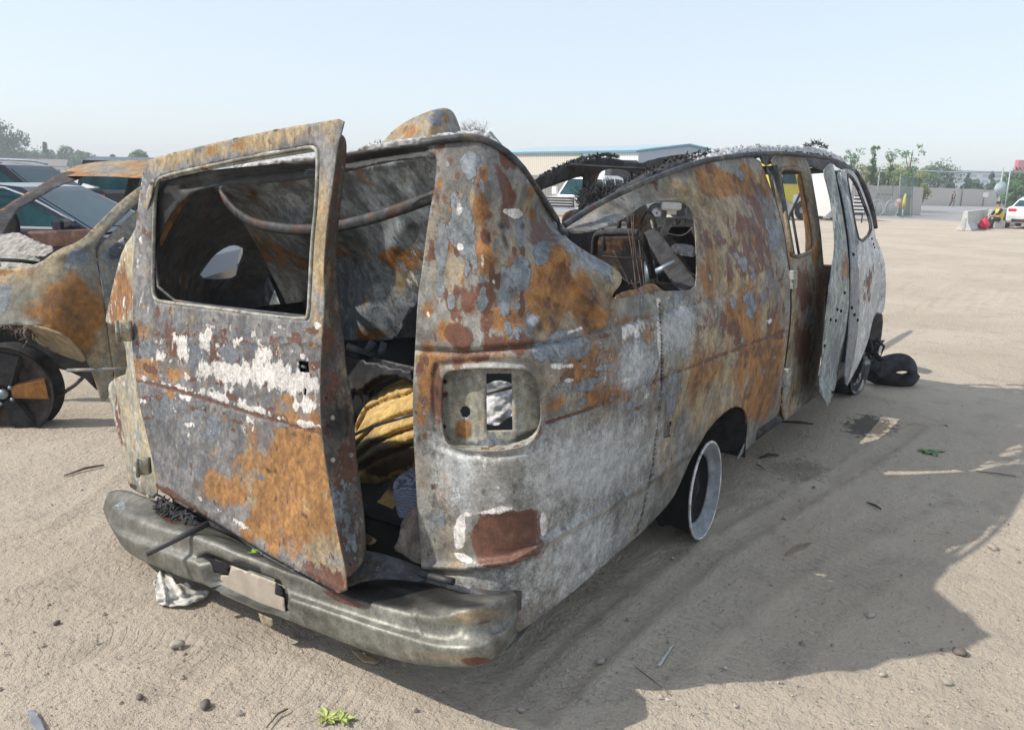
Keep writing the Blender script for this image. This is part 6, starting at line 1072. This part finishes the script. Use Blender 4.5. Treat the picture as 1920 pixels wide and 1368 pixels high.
# round sign on pole
q = gp(1866, 46); rs = empty('round_sign', tuple(q), 'round grey sign seen from behind on a thin pole', 'sign', None, RZ)
tube('pole', [(0, 0, 0), (.0, 0, 3.0)], .035, M_galv, rs, local=True); lathe('disc', [(-.01, .001), (-.01, .36), (.01, .36), (.01, .001)], Matrix.Translation((.0, -.05, 1.85)) @ Matrix.Rotation(math.pi/2, 4, 'X'), plain('sign_back', (.42, .50, .53), .4, .2), rs, 32, True)
q = gp(1885, 90); o = box('yellow_board', tuple(np.array(q)+np.array([0, 0, 1.2])), (1.6, .1, 1.0), plain('faded_yellow', (.72, .66, .30), .7), None, rz=RZ); setp(o, 'faded yellow board leaning on the far fence', 'board')
q = gp(1845, 93); o = box('white_notice', tuple(np.array(q)+np.array([0, 0, 1.35])), (.55, .05, .55), P_white, None, rz=RZ); setp(o, 'white square notice fixed on the far fence', 'notice')
# chain link gate, leaning stack
def chainlink(pxa, ta, pxb, tb, h, label, lean=0, name='chain_link_gate', green=(.10, .17, .15), step=.16):
    A = np.array(gp(pxa, ta)); B = np.array(gp(pxb, tb)); d = B-A; L = np.linalg.norm(d); r = empty(name, tuple(A), label, 'gate', None, math.atan2(d[1], d[0]))
    m = plain('gate_pipe', (.20, .25, .25), .5, .4)
    tube('frame', [(0, 0, .05), (0, lean, h), (L, lean, h), (L, 0, .05)], .035, m, r, closed=True, local=True); tube('rail', [(0, lean/2, h/2), (L, lean/2, h/2)], .025, m, r, local=True)
    b = bmesh.new(); x = -h
    while x < L:
        for s in (0, 1):
            x0, x1 = (x, x+h) if s == 0 else (x+h, x); p0 = [x0, 0.]; p1 = [x1, h]
            # clip to the frame
            pts = []
            for k in (0, 1): pass
            lo, hi = 0., 1.; dx = x1-x0
            for lim, sg in ((0, 1), (L, -1)):
                f0 = (x0-lim)*sg; f1 = (x1-lim)*sg
                if f0 < 0 and f1 < 0: lo, hi = 1, 0
                elif f0 < 0: lo = max(lo, f0/(f0-f1))
                elif f1 < 0: hi = min(hi, f0/(f0-f1))
            if hi-lo > .03: tube_bm(b, [(x0+dx*lo, lean*lo, h*lo), (x0+dx*hi, lean*hi, h*hi)], .006, 4)
        x += step
    fin('wire_mesh', b, plain('mesh_wire', green, .6, .3), r, local=True)
    return r
chainlink(1686, 50, 1709, 50.5, 2.6, 'tall chain link gate leaf standing nearest the yard entrance', .3)
chainlink(1683, 52, 1716, 56, 2.5, 'chain link gate leaf behind the nearest leaf', .1, step=.2)
chainlink(1640, 51, 1668, 52, 2.7, 'chain link panel on tall posts left of the gate leaves', 0, step=.5)
for px0, px1, t, lb in ((1630, 1655, 48.5, 'steel crowd barrier left of the chain link gate, nearer the van'), (1658, 1682, 49, 'steel crowd barrier right next to the chain link gate')):
    A = np.array(gp(px0, t)); B = np.array(gp(px1, t)); d = B-A; L = np.linalg.norm(d); r = empty('crowd_barrier', tuple(A), lb, 'barrier', 'crowd barriers by the gate', math.atan2(d[1], d[0]))
    tube('frame', chaikin([(0, 0, .1), (0, 0, 1.0), (L, 0, 1.0), (L, 0, .1)], 1), .025, M_galv, r, closed=True, local=True)
    for k in range(1, 9): tube('bar', [(L*k/9, 0, .15), (L*k/9, 0, .98)], .012, M_galv, r, seg=5, local=True)
q = gp(1692, 49.5); r = empty('hydrant_post', tuple(q), 'yellow covered post beside a chequered sack at the gate', 'post')
tube('cover', [(0, 0, .55), (0, 0, .9), (.02, 0, 1.25), (.1, 0, 1.42)], [.10, .11, .08, .03], plain('yellow_cover', (.45, .46, .10), .7), r, local=True, seg=12); tube('post', [(0, 0, 0), (0, 0, .6)], .06, M_galv, r, local=True)
q = gp(1682, 49.2); b = bmesh.new(); bmesh.ops.create_icosphere(b, subdivisions=3, radius=1)
for v_ in b.verts: v_.co = Vector((v_.co.x*.2, v_.co.y*.2, .9+v_.co.z*.3*(1-.3*v_.co.z)+noise.noise(v_.co*3)*.04))
o = fin('sack', b, plain('pink_brown_cloth', (.45, .28, .22), .9, 0, .3, 30), None); o.location = q; setp(o, 'pinkish brown sack hung left of the yellow post', 'sack')
# ---- warehouse
def wall_mat(name, c1, c2, scale=3.2):
    n = NT(name); w = n.n.new('ShaderNodeTexWave'); w.inputs['Scale'].default_value = scale; w.bands_direction = 'X'; n.l.new(n.co.outputs['Object'], w.inputs['Vector'])
    return n.done(n.mix(n.step(w.outputs[1], .3, .7), c1, c2), .6, 0, n.bump(w.outputs[1], .5, .05))
M_beige = wall_mat('beige_corrugated', (.50, .45, .36), (.62, .57, .47)); M_wwh = wall_mat('white_corrugated', (.62, .64, .64), (.74, .76, .76)); M_wgr = wall_mat('grey_blue_corrugated', (.33, .38, .43), (.40, .45, .50)); M_wtn = wall_mat('grey_tan_corrugated', (.38, .37, .35), (.46, .45, .43))
M_teal = plain('teal_trim', (.06, .24, .30), .5, 0, .1); M_roofm = plain('pale_metal_roof', (.40, .50, .55), .5, .2, .1, 2)
Wc = np.array(gp(1193, 100)); Wl = np.array(gp(915, 121)); Wr = np.array(gp(1375, 108))
wh = empty('warehouse', tuple(Wc), 'long beige metal warehouse with teal roof trim beyond the fence', 'building')
def wq(nm, a, c, z0, z1, mat, off=0, th=.1):
    a = np.array(a); c = np.array(c); d = (c-a)/np.linalg.norm(c-a); L = np.linalg.norm(c-a); n0 = np.array([d[1], -d[0], 0])
    if n0 @ (CAMP-a) < 0: n0 = -n0
    m = (a+c)/2+n0*off-Wc; cbox_ = cbox(nm, (m[0], m[1], (z0+z1)/2), (L, th, z1-z0), mat, wh, rz=math.atan2(d[1], d[0])); return cbox_
zt = 5.65
k1 = Wc+(Wl-Wc)*.33
wq('wall', k1, Wl, 0, zt, M_beige); wq('wall', Wc, k1, 0, zt, M_wwh)
g1 = Wc+(Wr-Wc)*.30; wq('wall', Wc, g1, 0, zt, M_wgr); wq('wall', g1, Wr, 0, zt, M_wtn)
wq('teal_eave', Wc, Wl, zt-.25, zt, M_teal, .25, .35); wq('downpipe', k1-(k1-Wc)*.0, k1+(Wl-Wc)*.006, 0, zt, M_teal, .12, .15)
ridge = (Wc+Wr)/2; ridz = zt+1.0; rl = ridge+(Wl-Wc)
link('gable_wall', [tuple(Wc-Wc+np.array([0, 0, zt])), tuple(Wr-Wc+np.array([0, 0, zt])), tuple(ridge-Wc+np.array([0, 0, ridz]))], [(0, 1, 2)], M_wgr, wh, False, True)
o = link('roof', [tuple(p_-Wc+np.array([0, 0, z])) for p_, z in ((Wc, zt), (ridge, ridz), (rl, ridz), (Wl, zt), (Wr, zt), (Wr+(Wl-Wc), zt))], [(0, 1, 2, 3), (1, 4, 5, 2)], M_roofm, wh, False, True); solid(o, .15, 0)
for a, c in ((Wc, ridge), (ridge, Wr)):
    za, zc = (zt, ridz) if a is Wc else (ridz, zt); p0 = a-Wc; p1 = c-Wc; fw = (CAMP-Wc); fw = fw/np.linalg.norm(fw)*.2
    tube('gable_trim', [p0+fw+np.array([0, 0, za-.05]), p1+fw+np.array([0, 0, zc-.05])], .17, M_teal, wh, seg=4, local=True)
for k, dx in ((.19, 0), (.42, 0)): 
    a = Wc+(Wr-Wc)*k; wq('window', a, a+(Wr-Wc)*.035, 3.9, 4.7, P_white, .08, .05)
# far long white building with red block
Fb = np.array(gp(1700, 230)); fb = empty('office_block', tuple(Fb), 'long white building far behind the trees with a red block on its roof', 'building', None, RZ+.1)
cbox('wall', (17, 6, 3.6), (46, 12, 7.4), plain('white_render', (.62, .62, .60), .8, 0, .1, .6), fb); cbox('roof_edge', (17, -.1, 7.4), (46.4, .3, .3), M_wgr, fb)
for i in range(11):
    for z in (2.6, 4.6, 6.2): cbox('window', (-3+i*3.7, -.03, z), (1.8, .1, .8), plain('far_window', (.30, .35, .38), .3) if i+z == 2.6 else bpy.data.materials['far_window'], fb)
cbox('rooftop_sign', (36, 2, 9.2), (5.5, 1.5, 3.4), plain('red_sign', (.50, .03, .08), .6), fb)
# ---- trees
def leafmat(name, c): 
    n = NT(name); nz = n.noise(1.2, 3, .6); g = n.noise(9, 2, .6)
    m = n.done(n.mix(nz, tuple(q*.6 for q in c), tuple(q*1.5 for q in c)), .7, 0, None, .3)
    return m
def tree(loc, h, w, n, lf, mat, label, cat='tree', trunk=.25, shape='round', group=None, name='tree', seed=0, clumps=14, bark=None):
    rnd = random.Random(seed); r = empty(name, tuple(loc), label, cat, group); b = bmesh.new()
    cl = []
    for i in range(clumps):
        if shape == 'cone': z = rnd.uniform(.08, 1); rad = w/2*(1-z)*rnd.uniform(.6, 1); a = rnd.uniform(0, 6.28); cl.append((math.cos(a)*rad*.7, math.sin(a)*rad*.7, h*z, w*.18*(1.15-z)))
        elif shape == 'sapling': z = rnd.uniform(.3, 1); a = rnd.uniform(0, 6.28); rad = w/2*rnd.uniform(.1, .9)*(1.1-z*.5); cl.append((math.cos(a)*rad, math.sin(a)*rad, h*z, w*rnd.uniform(.08, .17)))
        else: a = rnd.uniform(0, 6.28); z = rnd.uniform(.0, 1); rad = w/2*math.sqrt(max(0, 1-(2*z-1)**2))*rnd.uniform(.4, .85); cl.append((math.cos(a)*rad, math.sin(a)*rad, h*(trunk+(1-trunk)*(.12+.8*z)), w*rnd.uniform(.14, .26)))
    for i in range(n):
        x, y, z, rr = rnd.choice(cl); d = Vector((rnd.gauss(0, 1), rnd.gauss(0, 1), rnd.gauss(0, .8))).normalized()*rr*rnd.random()**.4
        c = Vector((x, y, max(.1, z)))+d; u = Vector((rnd.uniform(-1, 1), rnd.uniform(-1, 1), rnd.uniform(-1, 1))).normalized()*lf*rnd.uniform(.5, 1.2); v_ = u.orthogonal().normalized()*lf*rnd.uniform(.3, .7)
        b.faces.new([b.verts.new(c-u), b.verts.new(c+v_), b.verts.new(c+u), b.verts.new(c-v_)])
    fin('crown', b, mat, r, smooth=False, local=True)
    b = bmesh.new(); tube_bm(b, [(0, 0, 0), (.02*h, 0, h*.3), (0, .02*h, h*.6), (0, 0, h*.92)], [h*.028, h*.022, h*.014, h*.004], 8)
    for x, y, z, rr in cl[:8]: tube_bm(b, [(0, 0, max(.1, z*.6)), (x*.5, y*.5, z*.8), (x, y, z)], [h*.010, h*.007, h*.003], 5)
    fin('trunk', b, bark or M_bark, r, local=True); return r
M_bark = plain('bark', (.12, .09, .07), .9, 0, .3, 6, .4)
M_l1 = leafmat('leaf_far_green', (.06, .12, .06)); M_l2 = leafmat('leaf_yellow_green', (.20, .24, .05)); M_l3 = leafmat('leaf_mid_green', (.07, .15, .06)); M_l4 = leafmat('needle_blue_green', (.05, .10, .08)); M_l5 = leafmat('leaf_dry_olive', (.18, .18, .08))
LT = [(12, 190, 12, 10, 'tall hazy tree at the far left edge'), (-30, 190, 12, 14, 'tall hazy tree cut by the left edge'), (45, 195, 6, 9, 'low hazy tree right of the tallest one'), (68, 210, 5.2, 12, 'low wide hazy trees above the dark suv'), (90, 200, 8, 4.0, 'narrow upright hazy tree above the burnt car roof corner'), (108, 205, 6.5, 8, 'rounded hazy tree right of the narrow upright one'),
      (140, 200, 7.2, 7, 'pale green hazy tree over the burnt car roof'), (158, 205, 6.4, 6, 'pale hazy tree right of the pale green one'), (182, 180, 4.6, 3.4, 'small dark hazy tree above the burnt car roof'), (215, 150, 4.4, 2.0, 'tiny pointed tree above the burnt car roof'), (268, 160, 5.6, 5.5, 'small rounded tree left of the van door top')]
for i, (px, t, h, w, lb) in enumerate(LT): tree(gp(px, t), h, w, 2600, .5, M_l3 if i in (6, 7, 10) else M_l1, lb, seed=i+20, group='hazy trees on the left horizon', shape='cone' if i in (4, 9) else 'round', clumps=20, trunk=.1)
for px, t, wd, lb in ((104, 175, 5, 'small pale house with brown roof above the burnt car'), (38, 175, 7, 'grey roofed house on the left horizon'), (60, 182, 8, 'low brown roofed house between hazy trees')):
    q = gp(px, t); r = empty('house', tuple(q), lb, 'house', 'houses on the left horizon', RZ+.3); cbox('wall', (0, 0, 1.3), (wd, 4, 2.6), plain('house_wall', (.55, .54, .5), .8), r)
    o = link('roof', [(-wd/2-.3, -2.3, 2.5), (wd/2+.3, -2.3, 2.5), (wd/2+.3, 0, 3.9), (-wd/2-.3, 0, 3.9), (-wd/2-.3, 2.3, 2.5), (wd/2+.3, 2.3, 2.5)], [(0, 1, 2, 3), (3, 2, 5, 4)], plain('house_roof', (.22, .19, .18), .8), r, False, True); solid(o, .15, 0)
    cbox('window', (wd*.2, -2.02, 1.4), (.9, .06, .9), M_glass, r)
RT = [(1588, 62, 4.4, 2.2, 'sapling', M_l3, 'leafy sapling just right of the van roof end'), (1606, 64, 3.6, 2.4, 'sapling', M_l5, 'dry olive sapling right of the van roof end'), (1629, 62, 4.9, 1.0, 'sapling', M_l3, 'tall thin sapling with a small leafy top'), (1660, 62, 4.5, 1.5, 'sapling', M_l3, 'slim sapling between two taller saplings'),
      (1697, 60, 4.9, 1.7, 'sapling', M_l3, 'tall sapling with dense top above the chain link gate'), (1678, 66, 3.6, 3.4, 'round', M_l2, 'yellow green bushy tree behind the chain link gate'), (1650, 67, 3.4, 3.0, 'round', M_l5, 'olive shrub over the beige fence'), (1625, 66, 3.2, 2.6, 'round', M_l5, 'dry shrub over the fence nearest the van'), (1712, 66, 3.3, 2.0, 'round', M_l2, 'yellow green shrub behind the gate posts'),
      (1755, 105, 5.2, 4.6, 'round', M_l1, 'dense dark green tree left of the blue spruces'), (1775, 100, 3.6, 3.0, 'cone', M_l4, 'blue green spruce in front of the dense dark tree'), (1808, 105, 4.1, 3.0, 'cone', M_l4, 'pointed spruce right of the dense dark tree'), (1822, 108, 3.2, 2.4, 'round', M_l1, 'small round green tree between two spruces'),
      (1852, 104, 4.2, 2.9, 'cone', M_l4, 'pointed spruce left of the round sign'), (1897, 78, 3.7, 2.8, 'round', M_l1, 'dark green tree right of the round sign'), (1891, 74, 2.6, 1.6, 'round', M_l3, 'lighter green bush under the dark tree by the white car')]
for i, (px, t, h, w, sh, m, lb) in enumerate(RT): tree(gp(px, t), h, w*(1.25 if sh == 'sapling' else 1.1), 900 if sh == 'sapling' else 2600, .10 if t < 70 else .19, m, lb, seed=i+60, shape=sh, group='trees behind the yard fences', clumps=34 if sh != 'sapling' else 30, trunk=.08)
# ---- air between here and the horizon
n = NT('haze_air'); n.n.remove(n.b); pv = n.n.new('ShaderNodeVolumePrincipled'); pv.inputs['Color'].default_value = (.93, .97, 1, 1); pv.inputs['Density'].default_value = .0016; pv.inputs['Anisotropy'].default_value = 0
n.l.new(pv.outputs[0], n.n['Material Output'].inputs['Volume'])
hz = box('haze', (60, 60, 6), (760, 760, 14), n.m, None); hz['kind'] = 'stuff'

# every scorched metal mesh carries its stain masks
for o in bpy.data.objects:
    if o.type == 'MESH' and o.data.materials and o.data.materials[0] and 'mA' not in o.data.attributes and o.name != 'ground':
        paint(o, np.zeros((len(o.data.vertices), 2)), dict(K=.12, B=.25, Y=.2), [])
